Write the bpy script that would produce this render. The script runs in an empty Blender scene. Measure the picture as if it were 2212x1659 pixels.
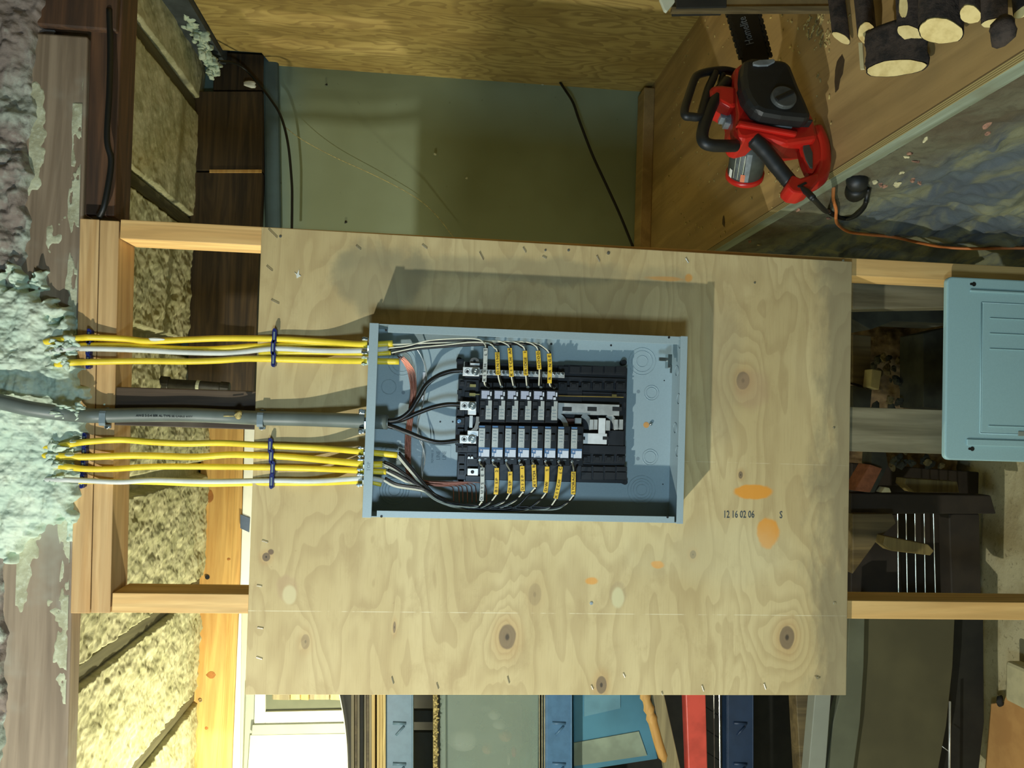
import bpy, math, random
import numpy as np
from mathutils import Vector, Matrix
from mathutils.bvhtree import BVHTree
S = bpy.context.scene
COL = S.collection
rnd = random.Random(7)
# ------------------------------------------------------------------ camera
# world frame: origin at the lower left front corner of the plywood panel board,
# X to the right, Y into the wall, Z up, metres. The photograph was taken with the camera rolled on its side.
CAM = Vector((.5645, -1.655, .8788)); PITCH, YAW, ROLL, FPX = -.0973, -.0350, -.0358, 1775.
_M = Matrix.Rotation(YAW, 3, 'Z') @ Matrix.Rotation(PITCH, 3, 'X')
_f = _M @ Vector((0, 1, 0)); _u = _M @ Vector((0, 0, -1)); _v = _M @ Vector((-1, 0, 0))
_cu = math.cos(ROLL)*_u + math.sin(ROLL)*_v; _cv = -math.sin(ROLL)*_u + math.cos(ROLL)*_v
cam = bpy.data.cameras.new('camera'); co = bpy.data.objects.new('camera', cam); COL.objects.link(co)
cam.sensor_width = 36; cam.lens = FPX*36/2212; cam.clip_start = .02
mw = Matrix.Identity(4)
for i in range(3):
    mw[i][0] = _cu[i]; mw[i][1] = -_cv[i]; mw[i][2] = -_f[i]; mw[i][3] = CAM[i]
co.matrix_world = mw; S.camera = co
# ------------------------------------------------------------------ light
def srgb(r, g, b, a=1.):
    f = lambda c: c/255/12.92 if c/255 <= .04045 else ((c/255+.055)/1.055)**2.4
    return (f(r), f(g), f(b), a)
w = bpy.data.worlds.new('world'); S.world = w; w.use_nodes = True
w.node_tree.nodes['Background'].inputs[0].default_value = (.62, .74, .60, 1)
w.node_tree.nodes['Background'].inputs[1].default_value = .055
def light(name, kind, loc, energy, color, size, target=None):
    l = bpy.data.lights.new(name, kind); l.energy = energy; l.color = color
    if kind == 'AREA': l.size = size
    else: l.shadow_soft_size = size
    o = bpy.data.objects.new(name, l); COL.objects.link(o); o.location = loc
    if target is not None: o.rotation_euler = (Vector(target)-Vector(loc)).to_track_quat('-Z', 'Y').to_euler()
    return o
light('work_light', 'POINT', (-.99, -1.40, 1.54), 150, (1.0, 1.0, .90), .022)
light('cool_lamp', 'AREA', (.0, -1.60, .86), 11.8, (.56, .80, 1.0), .20, (.5, 0, .7))
light('store_room_bulb', 'POINT', (-.88, .66, 1.17), 80, (1.0, .96, .68), .04)
S.view_settings.view_transform = 'Standard'; S.view_settings.look = 'None'
S.view_settings.gamma = 1; S.view_settings.exposure = 0; S.view_settings.use_curve_mapping = False
# ------------------------------------------------------------------ pixel -> real plane helpers
def ray(a, b): return _f + _cu*((a-1106)/FPX) + _cv*((b-829.5)/FPX)
def PY(a, b, Y): d = ray(a, b); return CAM + d*((Y-CAM.y)/d.y)
def PX(a, b, X): d = ray(a, b); return CAM + d*((X-CAM.x)/d.x)
def PZ(a, b, Z): d = ray(a, b); return CAM + d*((Z-CAM.z)/d.z)
def PP(a, b, o, n): d = ray(a, b); return CAM + d*((o-CAM).dot(n)/d.dot(n))
GZ = -.82
# ------------------------------------------------------------------ materials
class T:
    """small node-tree writer"""
    def __init__(s, name):
        s.m = bpy.data.materials.new(name); s.m.use_nodes = True; s.t = s.m.node_tree
        s.b = s.t.nodes['Principled BSDF']; s.tc = None
    def n(s, k, **kw):
        x = s.t.nodes.new(k)
        for a, v in kw.items(): setattr(x, a, v)
        return x
    def put(s, sock, v):
        if isinstance(v, bpy.types.NodeSocket): s.t.links.new(v, sock)
        else: sock.default_value = v
    def pos(s):
        if s.tc is None: s.tc = s.n('ShaderNodeTexCoord').outputs['Object']
        return s.tc
    def sep(s, v):
        x = s.n('ShaderNodeSeparateXYZ'); s.put(x.inputs[0], v); return x.outputs
    def comb(s, a, b, c):
        x = s.n('ShaderNodeCombineXYZ')
        for i, v in enumerate((a, b, c)): s.put(x.inputs[i], v)
        return x.outputs[0]
    def ma(s, op, a, b=0., c=0., clamp=False):
        x = s.n('ShaderNodeMath', operation=op); x.use_clamp = clamp
        s.put(x.inputs[0], a); s.put(x.inputs[1], b); s.put(x.inputs[2], c); return x.outputs[0]
    def noise(s, sc, det=4., vec=None, rough=.55, dist=0.):
        x = s.n('ShaderNodeTexNoise'); s.put(x.inputs['Vector'], s.pos() if vec is None else vec)
        x.inputs['Scale'].default_value = sc; x.inputs['Detail'].default_value = det
        x.inputs['Roughness'].default_value = rough; x.inputs['Distortion'].default_value = dist
        return x.outputs[0]
    def vor(s, sc, vec=None, feat='F1', out=0):
        x = s.n('ShaderNodeTexVoronoi', feature=feat); s.put(x.inputs['Vector'], s.pos() if vec is None else vec)
        x.inputs['Scale'].default_value = sc; return x.outputs[out]
    def scale(s, v, k, off=None):
        x = s.n('ShaderNodeVectorMath', operation='MULTIPLY'); s.put(x.inputs[0], v); x.inputs[1].default_value = k
        r = x.outputs[0]
        if off is not None:
            y = s.n('ShaderNodeVectorMath', operation='ADD'); s.put(y.inputs[0], r); s.put(y.inputs[1], off); r = y.outputs[0]
        return r
    def rnd3(s):
        o = s.n('ShaderNodeObjectInfo').outputs['Random']
        return s.comb(s.ma('MULTIPLY', o, 13.), s.ma('MULTIPLY', o, 7.), s.ma('MULTIPLY', o, 29.))
    def step(s, v, a, b):
        x = s.n('ShaderNodeMapRange', interpolation_type='SMOOTHSTEP'); s.put(x.inputs[0], v)
        x.inputs[1].default_value = a; x.inputs[2].default_value = b; return x.outputs[0]
    def mix(s, f, a, b, bt='MIX'):
        x = s.n('ShaderNodeMix', data_type='RGBA', blend_type=bt)
        s.put(x.inputs[0], f); s.put(x.inputs[6], a); s.put(x.inputs[7], b); return x.outputs[2]
    def bump(s, h, st=.4, d=.002):
        x = s.n('ShaderNodeBump'); x.inputs['Strength'].default_value = st; x.inputs['Distance'].default_value = d
        s.put(x.inputs['Height'], h); s.put(s.b.inputs['Normal'], x.outputs[0])
    def fin(s, col, rough=.6, metal=0., spec=.5):
        s.put(s.b.inputs['Base Color'], col); s.put(s.b.inputs['Roughness'], rough)
        s.b.inputs['Metallic'].default_value = metal; s.b.inputs['Specular IOR Level'].default_value = spec
        return s.m
def plain(name, c, rough=.5, metal=0., var=.12, vs=60., bmp=.0, c2=None, spec=.5):
    t = T(name); n = t.noise(vs, 3.)
    d = c2 if c2 else tuple(x*(1-var*2) for x in c[:3])+(1,)
    t.put_ = None
    if bmp: t.bump(t.noise(vs*2, 3.), bmp, .001)
    return t.fin(t.mix(t.step(n, .35, .65), c, d), rough, metal, spec)
def wood(name, c1, c2, axis=0, fine=1., rough=.65, stain=None, sa=.5, ks=0., dist=1.2):
    """long-grained timber; axis = grain direction"""
    t = T(name); k = [14., 14., 14.]; k[axis] = .9
    p = t.scale(t.pos(), tuple(x*fine for x in k), t.rnd3())
    a = t.noise(1.6, 5., p, .6, dist)
    rings = t.ma('ABSOLUTE', t.ma('SINE', t.ma('MULTIPLY', t.noise(.55, 2., p, .5, .6), 46.)))
    c = t.mix(t.step(a, .34, .68), c1, c2)
    dk = tuple(x*.62 for x in c2[:3])+(1,)
    c = t.mix(t.ma('MULTIPLY', t.step(rings, .45, 1.), .30), c, dk)
    q = t.scale(t.pos(), tuple(x*9 for x in k), t.rnd3())
    fib = t.noise(1.2, 3., q)
    c = t.mix(t.ma('MULTIPLY', t.step(fib, .5, .75), .22), c, dk)
    if stain: c = t.mix(t.ma('MULTIPLY', t.step(t.noise(5., 4., None, .6), .48, .68), sa), c, stain)
    t.bump(fib, .25, .0006)
    return t.fin(c, rough)
def metal(name, c, rough=.3, vs=40., var=.12): return plain(name, c, rough, 1., var, vs)

MT = {}
MT['pine'] = wood('new_pine', srgb(212, 178, 124), srgb(190, 148, 92), 0)
MT['pine_v'] = wood('new_pine_upright', srgb(236, 198, 130), srgb(214, 170, 104), 2)
MT['dark_v'] = wood('dark_upright_timber', srgb(96, 78, 56), srgb(58, 45, 32), 2, stain=srgb(120, 112, 92), sa=.4)
MT['grey_v'] = wood('weathered_timber', srgb(132, 126, 100), srgb(96, 90, 66), 2, stain=srgb(96, 96, 78), sa=.5)
MT['beam'] = wood('foam_smeared_beam', srgb(150, 134, 112), srgb(124, 108, 88), 0, stain=srgb(156, 156, 140), sa=.7)
MT['beam_dk'] = wood('dark_red_beam', srgb(100, 70, 46), srgb(62, 46, 34), 0)
MT['hdr'] = wood('dark_stained_header', srgb(84, 66, 40), srgb(46, 36, 22), 0, fine=1.3)
MT['orange'] = wood('orange_header', srgb(216, 176, 106), srgb(196, 148, 78), 0)
MT['joist'] = wood('ceiling_joist_wood', srgb(104, 100, 72), srgb(78, 74, 52), 1)
MT['plyflr'] = wood('platform_plywood', srgb(186, 156, 102), srgb(154, 127, 80), 1, fine=.35, stain=srgb(138, 118, 74), sa=.4)
MT['ledger'] = wood('pale_ledger', srgb(158, 170, 150), srgb(124, 132, 108), 1, stain=srgb(110, 104, 76), sa=.6)
MT['lumber_a'] = wood('bright_lumber', srgb(226, 202, 128), srgb(196, 166, 96), 0)
MT['lumber_b'] = wood('grey_lumber', srgb(156, 144, 104), srgb(110, 100, 72), 0)
MT['lumber_c'] = wood('dull_lumber', srgb(120, 104, 68), srgb(84, 72, 46), 2)
MT['scrap'] = wood('scrap_wood', srgb(128, 112, 66), srgb(94, 80, 46), 0)
MT['brickm'] = plain('brick', srgb(150, 92, 60), .9, 0, .15, 50, .5)
MT['box'] = plain('grey_enamel_steel', srgb(150, 168, 172), .38, 0., .02, 300, .05)
MT['cover'] = plain('blue_grey_enamel', srgb(150, 186, 190), .42, 0., .02, 300, .05)
MT['black'] = plain('black_plastic', srgb(17, 19, 21), .45, 0., .1, 90, .05)
MT['black2'] = plain('black_moulding', srgb(26, 29, 33), .4, 0., .15, 60, .05)
MT['blk_m'] = plain('breaker_black', srgb(15, 16, 18), .35, 0., .1, 90)
MT['alu'] = plain('tinned_bus', srgb(205, 208, 204), .35, .55, .12, 40.)
MT['alu2'] = plain('lug_aluminium', srgb(235, 238, 236), .4, .4, .06, 40.)
MT['zinc'] = metal('zinc', srgb(200, 208, 205), .25)
MT['brass'] = metal('brass', srgb(196, 176, 110), .35)
MT['copper'] = metal('bare_copper', srgb(186, 128, 108), .4)
MT['silver_lab'] = plain('silver_label', srgb(186, 190, 184), .35, .25, .12, 700)
MT['white_lab'] = plain('white_label', srgb(205, 212, 222), .4, 0, .04, 500)
MT['lilac_lab'] = plain('lilac_label', srgb(172, 178, 196), .4, 0, .05, 400)
MT['blue_lab'] = plain('blue_window', srgb(84, 120, 160), .25, 0, .05, 400)
MT['wwire'] = plain('white_insulation', srgb(214, 212, 190), .45, 0, .05, 80)
MT['bwire'] = plain('black_insulation', srgb(20, 20, 18), .35, 0, .1, 80)
MT['ycable'] = plain('yellow_sheath', srgb(248, 220, 60), .45, 0, .06, 30, .1)
MT['wcable'] = plain('white_sheath', srgb(208, 212, 205), .45, 0, .05, 30, .1)
MT['scable'] = plain('grey_service_sheath', srgb(104, 114, 108), .45, 0, .12, 14, .1)
MT['staple'] = plain('navy_plastic', srgb(22, 36, 108), .4, 0, .1, 80)
MT['strap'] = plain('grey_strap', srgb(118, 134, 140), .4, 0, .05, 80)
MT['ytape'] = plain('yellow_tape', srgb(232, 190, 44), .5, 0, .05, 100)
MT['wtape'] = plain('white_tape', srgb(190, 194, 186), .5, 0, .05, 100)
MT['ink'] = plain('black_ink', srgb(18, 20, 20), .6, 0, .05, 100)
MT['bink'] = plain('blue_ink', srgb(70, 84, 92), .8, 0, .2, 200)
MT['gtext'] = plain('grey_print', srgb(118, 134, 140), .6, 0, .05, 100)
MT['clear'] = plain('clamp_plastic', srgb(190, 205, 185), .3, 0, .05, 80)
MT['red'] = plain('red_plastic', srgb(190, 34, 24), .32, 0, .12, 12)
MT['saw_blk'] = plain('saw_black_plastic', srgb(24, 27, 27), .5, 0, .1, 60, .1)
MT['saw_grey'] = plain('saw_grey_plastic', srgb(74, 78, 76), .5, 0, .1, 60)
MT['decal'] = plain('saw_decal', srgb(128, 136, 138), .4, .0, .15, 60)
MT['decal_d'] = plain('dark_decal', srgb(66, 72, 66), .5, 0, .1, 60)
MT['decal_o'] = plain('orange_decal', srgb(214, 122, 84), .5, 0, .1, 60)
MT['barm'] = plain('bar_black', srgb(20, 22, 22), .45, .2, .1, 60)
MT['ocord'] = plain('orange_cord', srgb(232, 142, 78), .5, 0, .1, 30)
MT['bcord'] = plain('black_cord', srgb(16, 18, 14), .5, 0, .1, 30)
MT['iron'] = plain('black_iron_pipe', srgb(58, 56, 46), .55, .3, .2, 40, .3)
MT['white'] = plain('white_paint', srgb(226, 228, 216), .5, 0, .03, 20)
MT['cream'] = plain('cream_panel', srgb(186, 188, 160), .6, 0, .03, 6)
MT['greyp'] = plain('grey_paint', srgb(140, 146, 134), .6, 0, .05, 10)
MT['navytape'] = plain('slate_tape', srgb(76, 92, 116), .5, 0, .05, 60)
MT['rackb'] = plain('blue_rack_steel', srgb(78, 118, 150), .4, 0, .08, 40, .05)
MT['rackr'] = plain('red_rack_steel', srgb(214, 84, 70), .4, 0, .12, 16, .05)
MT['wirem'] = metal('deck_wire', srgb(220, 220, 200), .3)
MT['bluebin'] = plain('blue_bin', srgb(84, 140, 160), .4, 0, .12, 6)
MT['dkpan'] = plain('dark_olive_board', srgb(84, 80, 54), .8, 0, .12, 5)
MT['dkgrey'] = plain('dark_grey_board', srgb(96, 100, 80), .8, 0, .1, 8)
MT['vdark'] = plain('near_black', srgb(30, 30, 22), .8, 0, .2, 20)
MT['crate'] = plain('dark_brown_crate', srgb(44, 36, 26), .75, 0, .2, 14, .2)
MT['dkstone'] = plain('dark_stone', srgb(66, 66, 52), .9, 0, .25, 14, .4)
MT['card'] = plain('tan_board', srgb(206, 156, 92), .8, 0, .05, 14, .1, c2=srgb(190, 140, 80))
MT['pale'] = plain('pale_block', srgb(196, 188, 146), .8, 0, .08, 30, .2)
MT['nail'] = metal('nail_steel', srgb(210, 210, 200), .35)
MT['lace'] = plain('frayed_tan', srgb(206, 186, 118), .9, 0, .3, 120)
MT['pcap'] = plain('pale_flap', srgb(196, 200, 176), .6, 0, .05, 20)
MT['orn_r'] = plain('red_ornament', srgb(200, 52, 48), .35, 0, .1, 30)
MT['orn_g'] = plain('green_ornament', srgb(58, 104, 84), .5, 0, .2, 30)
MT['orn_w'] = plain('white_ornament', srgb(205, 208, 190), .5, 0, .05, 30)
MT['orn_o'] = plain('orange_ornament', srgb(214, 150, 96), .4, 0, .2, 30)

def foam_mat(name, a, b, c, sc=1., smooth=None, pits=.5):
    t = T(name)
    n1 = t.noise(9*sc, 5., None, .6); n2 = t.noise(42*sc, 4., None, .6)
    col = t.mix(t.step(n1, .38, .62), a, b)
    col = t.mix(t.ma('MULTIPLY', t.step(n2, .50, .68), pits), col, c)
    t.bump(n2, .5, .004)
    return t.fin(col, .85)
MT['foamceil'] = foam_mat('ceiling_foam', srgb(184, 180, 144), srgb(158, 156, 118), srgb(214, 212, 176), 1.3, pits=.45)
MT['foamblob'] = foam_mat('white_spray_foam', srgb(208, 222, 200), srgb(186, 206, 186), srgb(150, 150, 120), 1.4, pits=.3)
MT['foamfleck'] = foam_mat('foam_crust', srgb(186, 190, 160), srgb(160, 160, 130), srgb(206, 214, 190), 2.)
def stone_mat():
    t = T('foamed_stone')
    n1 = t.noise(5., 6., None, .65, .5); n2 = t.noise(30., 5., None, .65)
    x, y, z = t.sep(t.pos())
    c = t.mix(t.step(n1, .42, .58), srgb(128, 116, 106), srgb(168, 182, 166))
    c = t.mix(t.ma('MULTIPLY', t.step(n2, .52, .68), .7), c, srgb(82, 76, 70))
    c = t.mix(t.ma('MULTIPLY', t.step(t.noise(16., 5., None, .6), .55, .7), .8), c, srgb(196, 210, 192))
    # less foam toward the far right, more around the cable entry
    c = t.mix(t.ma('MULTIPLY', t.step(x, .75, 1.3), .55), c, srgb(126, 116, 108))
    t.bump(n2, .7, .006); return t.fin(c, .9)
MT['stone'] = stone_mat()
def rock_mat():
    t = T('rubble_rock')
    n1 = t.noise(4., 6., None, .62, .8); n2 = t.noise(36., 5., None, .7)
    x, y, z = t.sep(t.pos())
    c = t.mix(t.step(n1, .40, .60), srgb(84, 74, 54), srgb(100, 98, 76))
    c = t.mix(t.ma('MULTIPLY', t.step(n2, .5, .7), .5), c, srgb(62, 56, 40))
    c = t.mix(t.ma('MULTIPLY', t.step(t.noise(3., 4., None, .5, .4), .54, .64), .5), c, srgb(120, 124, 104))
    low = t.step(t.ma('ADD', z, t.ma('MULTIPLY', t.noise(5., 3.), .2)), .97, .84)
    cl = t.mix(t.step(t.noise(7., 4., t.scale(t.pos(), (1, .4, 1.6)), .6, 1.2), .42, .6), srgb(72, 92, 108), srgb(132, 136, 106))
    c = t.mix(t.ma('MULTIPLY', low, .6), c, cl)
    t.bump(n2, .6, .006); return t.fin(c, .85)
MT['rock'] = rock_mat()
def floor_mat():
    t = T('dirty_concrete')
    n1 = t.noise(5., 6., None, .62); n2 = t.noise(60., 5., None, .7)
    c = t.mix(t.step(n1, .42, .62), srgb(198, 188, 146), srgb(172, 158, 116))
    c = t.mix(t.ma('MULTIPLY', t.step(n2, .55, .7), .6), c, srgb(104, 88, 58))
    x, y, z = t.sep(t.pos())
    dirt = t.step(t.ma('ADD', x, t.ma('MULTIPLY', t.noise(6., 4.), .3)), .60, .80)
    c = t.mix(dirt, c, t.mix(t.step(n2, .4, .6), srgb(84, 72, 46), srgb(56, 46, 30)))
    t.bump(n2, .6, .004); return t.fin(c, .9)
MT['floor'] = floor_mat()
def bluewall_mat():
    t = T('blue_grey_painted_board')
    n = t.noise(2.2, 3.)
    c = t.mix(t.step(n, .35, .65), srgb(146, 160, 132), srgb(134, 146, 116))
    x, y, z = t.sep(t.pos())
    c = t.mix(t.ma('MULTIPLY', t.step(t.ma('ADD', z, t.ma('MULTIPLY', n, .1)), 1.36, 1.50), .6), c, srgb(104, 136, 140))
    c = t.mix(t.ma('MULTIPLY', t.step(t.noise(45., 3.), .7, .74), .3), c, srgb(80, 84, 60))
    t.bump(t.noise(200., 2.), .1, .0005); return t.fin(c, .55)
MT['bluewall'] = bluewall_mat()
def bark_mat():
    t = T('bark')
    n = t.noise(40., 5., None, .7)
    c = t.mix(t.step(n, .4, .62), srgb(58, 48, 40), srgb(26, 22, 18))
    t.bump(n, .9, .004); return t.fin(c, .9)
MT['bark'] = bark_mat()
def cut_mat():
    t = T('fresh_cut_end')
    n = t.noise(60., 4.); g = t.noise(6., 3.)
    c = t.mix(t.step(n, .4, .7), srgb(218, 196, 132), srgb(196, 172, 108))
    c = t.mix(t.ma('MULTIPLY', t.step(g, .5, .62), .5), c, srgb(222, 176, 108))
    t.bump(n, .4, .001); return t.fin(c, .75)
MT['cut'] = cut_mat()

def plywood_mat(name, ca, cb, dk, ax_x, ax_z, knots=(), stains=(), lines=(), seedoff=0., endgrey=False, freq=1., dens=.3):
    """rotary-cut veneer: contour bands of a stretched noise field, bent round the knots.
    ax_x = grain axis index, ax_z = across index (object coordinates)"""
    t = T(name); o = t.sep(t.pos()); x, z = o[ax_x], o[ax_z]
    v = t.comb(t.ma('MULTIPLY', x, 1.0), seedoff, t.ma('MULTIPLY', z, 3.6))
    fld = t.ma('ADD', t.ma('MULTIPLY', t.noise(1.7*freq, 3., v, .5, .3), 2.2), t.ma('MULTIPLY', z, 1.2))
    kmask = []
    for (kx, kz, rx, rz, st, amp) in knots:
        dx = t.ma('DIVIDE', t.ma('SUBTRACT', x, kx), rx); dz = t.ma('DIVIDE', t.ma('SUBTRACT', z, kz), rz)
        r2 = t.ma('ADD', t.ma('MULTIPLY', dx, dx), t.ma('MULTIPLY', dz, dz))
        r = t.ma('SQRT', r2)
        fld = t.ma('ADD', fld, t.ma('MULTIPLY', t.ma('POWER', 2.718, t.ma('MULTIPLY', r, -.42)), amp))
        kmask.append((r, st))
    band = t.ma('FRACT', t.ma('MULTIPLY', fld, 7.))
    soft = t.ma('MULTIPLY', t.step(band, .30, .88), t.step(band, 1.0, .93))
    big = t.noise(2.6, 4., t.comb(x, seedoff+4., t.ma('MULTIPLY', z, 2.)), .6)
    c = t.mix(t.step(big, .36, .66), ca, cb)
    c = t.mix(t.ma('MULTIPLY', soft, dens), c, dk)
    bt = t.noise(8., 6., t.comb(x, seedoff+9., t.ma('MULTIPLY', z, 1.8)), .68, .4)
    c = t.mix(t.ma('MULTIPLY', t.step(bt, .50, .68), .42), c, tuple(.55*q+.45*p for q, p in zip(dk[:3], cb[:3]))+(1,))
    c = t.mix(t.ma('MULTIPLY', t.step(t.noise(70., 3.), .70, .76), .25), c, dk)
    fib = t.noise(1., 4., t.comb(t.ma('MULTIPLY', x, 14.), seedoff, t.ma('MULTIPLY', z, 420.)), .7)
    c = t.mix(t.ma('MULTIPLY', t.step(fib, .48, .72), .20), c, dk)
    wob = t.noise(26., 4.); wob2 = t.noise(7., 5., None, .6)
    for r, st in kmask:
        e = t.ma('ADD', r, t.ma('MULTIPLY', t.ma('SUBTRACT', wob, .5), .35))
        c = t.mix(t.ma('MULTIPLY', t.step(e, 2.6, 1.0), .35*min(1, st*1.3)), c, srgb(184, 142, 88))
        c = t.mix(t.ma('MULTIPLY', t.step(e, 1.12, .92), st), c, srgb(108, 92, 72))
        c = t.mix(t.ma('MULTIPLY', t.step(e, .34, .12), st), c, srgb(44, 40, 34))
    for (sx, sz, rx, rz, col, st, wb, sf) in stains:
        dx = t.ma('DIVIDE', t.ma('SUBTRACT', x, sx), rx); dz = t.ma('DIVIDE', t.ma('SUBTRACT', z, sz), rz)
        r = t.ma('SQRT', t.ma('ADD', t.ma('MULTIPLY', dx, dx), t.ma('MULTIPLY', dz, dz)))
        e = t.ma('ADD', r, t.ma('MULTIPLY', t.ma('SUBTRACT', wob2 if wb < 0 else wob, .5), abs(wb)))
        c = t.mix(t.ma('MULTIPLY', t.step(e, 1+sf, 1-sf), st), c, col)
    for (lx, wd, st) in lines:
        d = t.ma('ABSOLUTE', t.ma('SUBTRACT', x, lx))
        c = t.mix(t.ma('MULTIPLY', t.ma('MULTIPLY', t.step(d, wd, wd*.5), t.step(wob, .40, .55)), st), c, srgb(226, 216, 178))
    if endgrey:
        e = t.ma('ADD', z, t.ma('MULTIPLY', t.ma('SUBTRACT', t.noise(6., 5., t.comb(x, 0, t.ma('MULTIPLY', z, 2.5)), .62), .5), .17))
        c = t.mix(t.ma('MULTIPLY', t.step(e, .095, .035), .62), c, srgb(112, 106, 84))
    t.bump(fib, .3, .0005)
    return t.fin(c, .7)

def bxz(u, v): p = PY(u, v, 0); return p.x, p.z
KN = []
for (u, v, ru, rv, st, amp) in [(1605, 822, 15, 20, .85, .55), (1096, 1376, 18, 27, .75, .8), (1700, 1377, 17, 26, .8, .95),
                               (1299, 1480, 11, 19, .8, .2), (1155, 1284, 14, 24, .22, .1), (1600, 1026, 5, 8, .8, .2), (660, 1386, 9, 16, .4, .3),
                               (575, 1203, 8, 9, .9, .05), (1497, 1198, 7, 9, .7, .02), (852, 1355, 3, 12, .7, .1)]:
    a = bxz(u, v); KN.append((a[0], a[1], rv*.00092, ru*.00092, st, amp))
ST = []
OR = srgb(222, 150, 48); GR = srgb(128, 124, 96); PK = srgb(176, 146, 110)
for (u, v, ru, rv, col, st, wb, sf) in [
        (1626, 1062, 42, 17, OR, .95, .7, .14), (1658, 1150, 27, 32, OR, .95, .8, .12), (1487, 601, 9, 9, OR, .8, .9, .3), (1440, 602, 42, 5, OR, .7, 1., .35),
        (1420, 1220, 15, 9, OR, .8, 1.2, .2), (1277, 1255, 14, 8, OR, .7, 1.3, .25),
        (830, 600, 95, 70, GR, .55, -2.2, .25), (1150, 585, 330, 26, GR, .5, -2.4, .4), (1560, 800, 40, 170, srgb(150, 138, 108), .35, -1.5, .5),
        (1625, 840, 38, 46, PK, .45, .8, .3), (585, 1192, 6, 6, srgb(90, 70, 58), .8, .6, .2), (1560, 1195, 170, 60, srgb(208, 200, 158), .3, -1.5, .5),
        (620, 1270, 22, 28, srgb(176, 146, 112), .4, 1., .2), (625, 1285, 14, 20, srgb(204, 192, 146), .9, .5, .2),
        (1335, 1285, 19, 26, srgb(160, 140, 108), .35, 1.1, .2), (1335, 1292, 14, 22, srgb(204, 196, 150), .9, .5, .2)]:
    a = bxz(u, v); ST.append((a[0], a[1], rv*.00092, ru*.00092, col, st, wb, sf))
MT['board'] = plywood_mat('panel_board_plywood', srgb(206, 188, 138), srgb(192, 172, 122), srgb(146, 118, 76), 0, 2, KN, ST,
                          [(bxz(1200, 1325)[0], .0011, .6), (bxz(1650, 1001)[0], .0009, .35)], 0., True, 1., .26)
MT['rwall'] = plywood_mat('side_wall_plywood', srgb(190, 166, 98), srgb(168, 142, 78), srgb(120, 94, 48), 2, 1, [], [], [], 3., False, 1.25, .5)
MT['rwall'].name = 'side_wall_plywood'
def plyedge():
    t = T('plywood_edge'); o = t.sep(t.pos())
    s_ = t.ma('SINE', t.ma('ADD', t.ma('MULTIPLY', o[2], 1300.), t.ma('MULTIPLY', t.noise(4.), 2.)))
    c = t.mix(t.step(s_, -.3, .5), srgb(148, 134, 82), srgb(96, 78, 44)); return t.fin(c, .8)
MT['plyedge'] = plyedge()
def tote_mat():
    t = T('clear_tote_plastic'); t.b.inputs['Transmission Weight'].default_value = .0
    t.put(t.b.inputs['Alpha'], t.ma('ADD', .30, t.ma('MULTIPLY', t.noise(5.), .3)))
    return t.fin(srgb(160, 176, 156), .3)
MT['tote'] = tote_mat()
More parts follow.
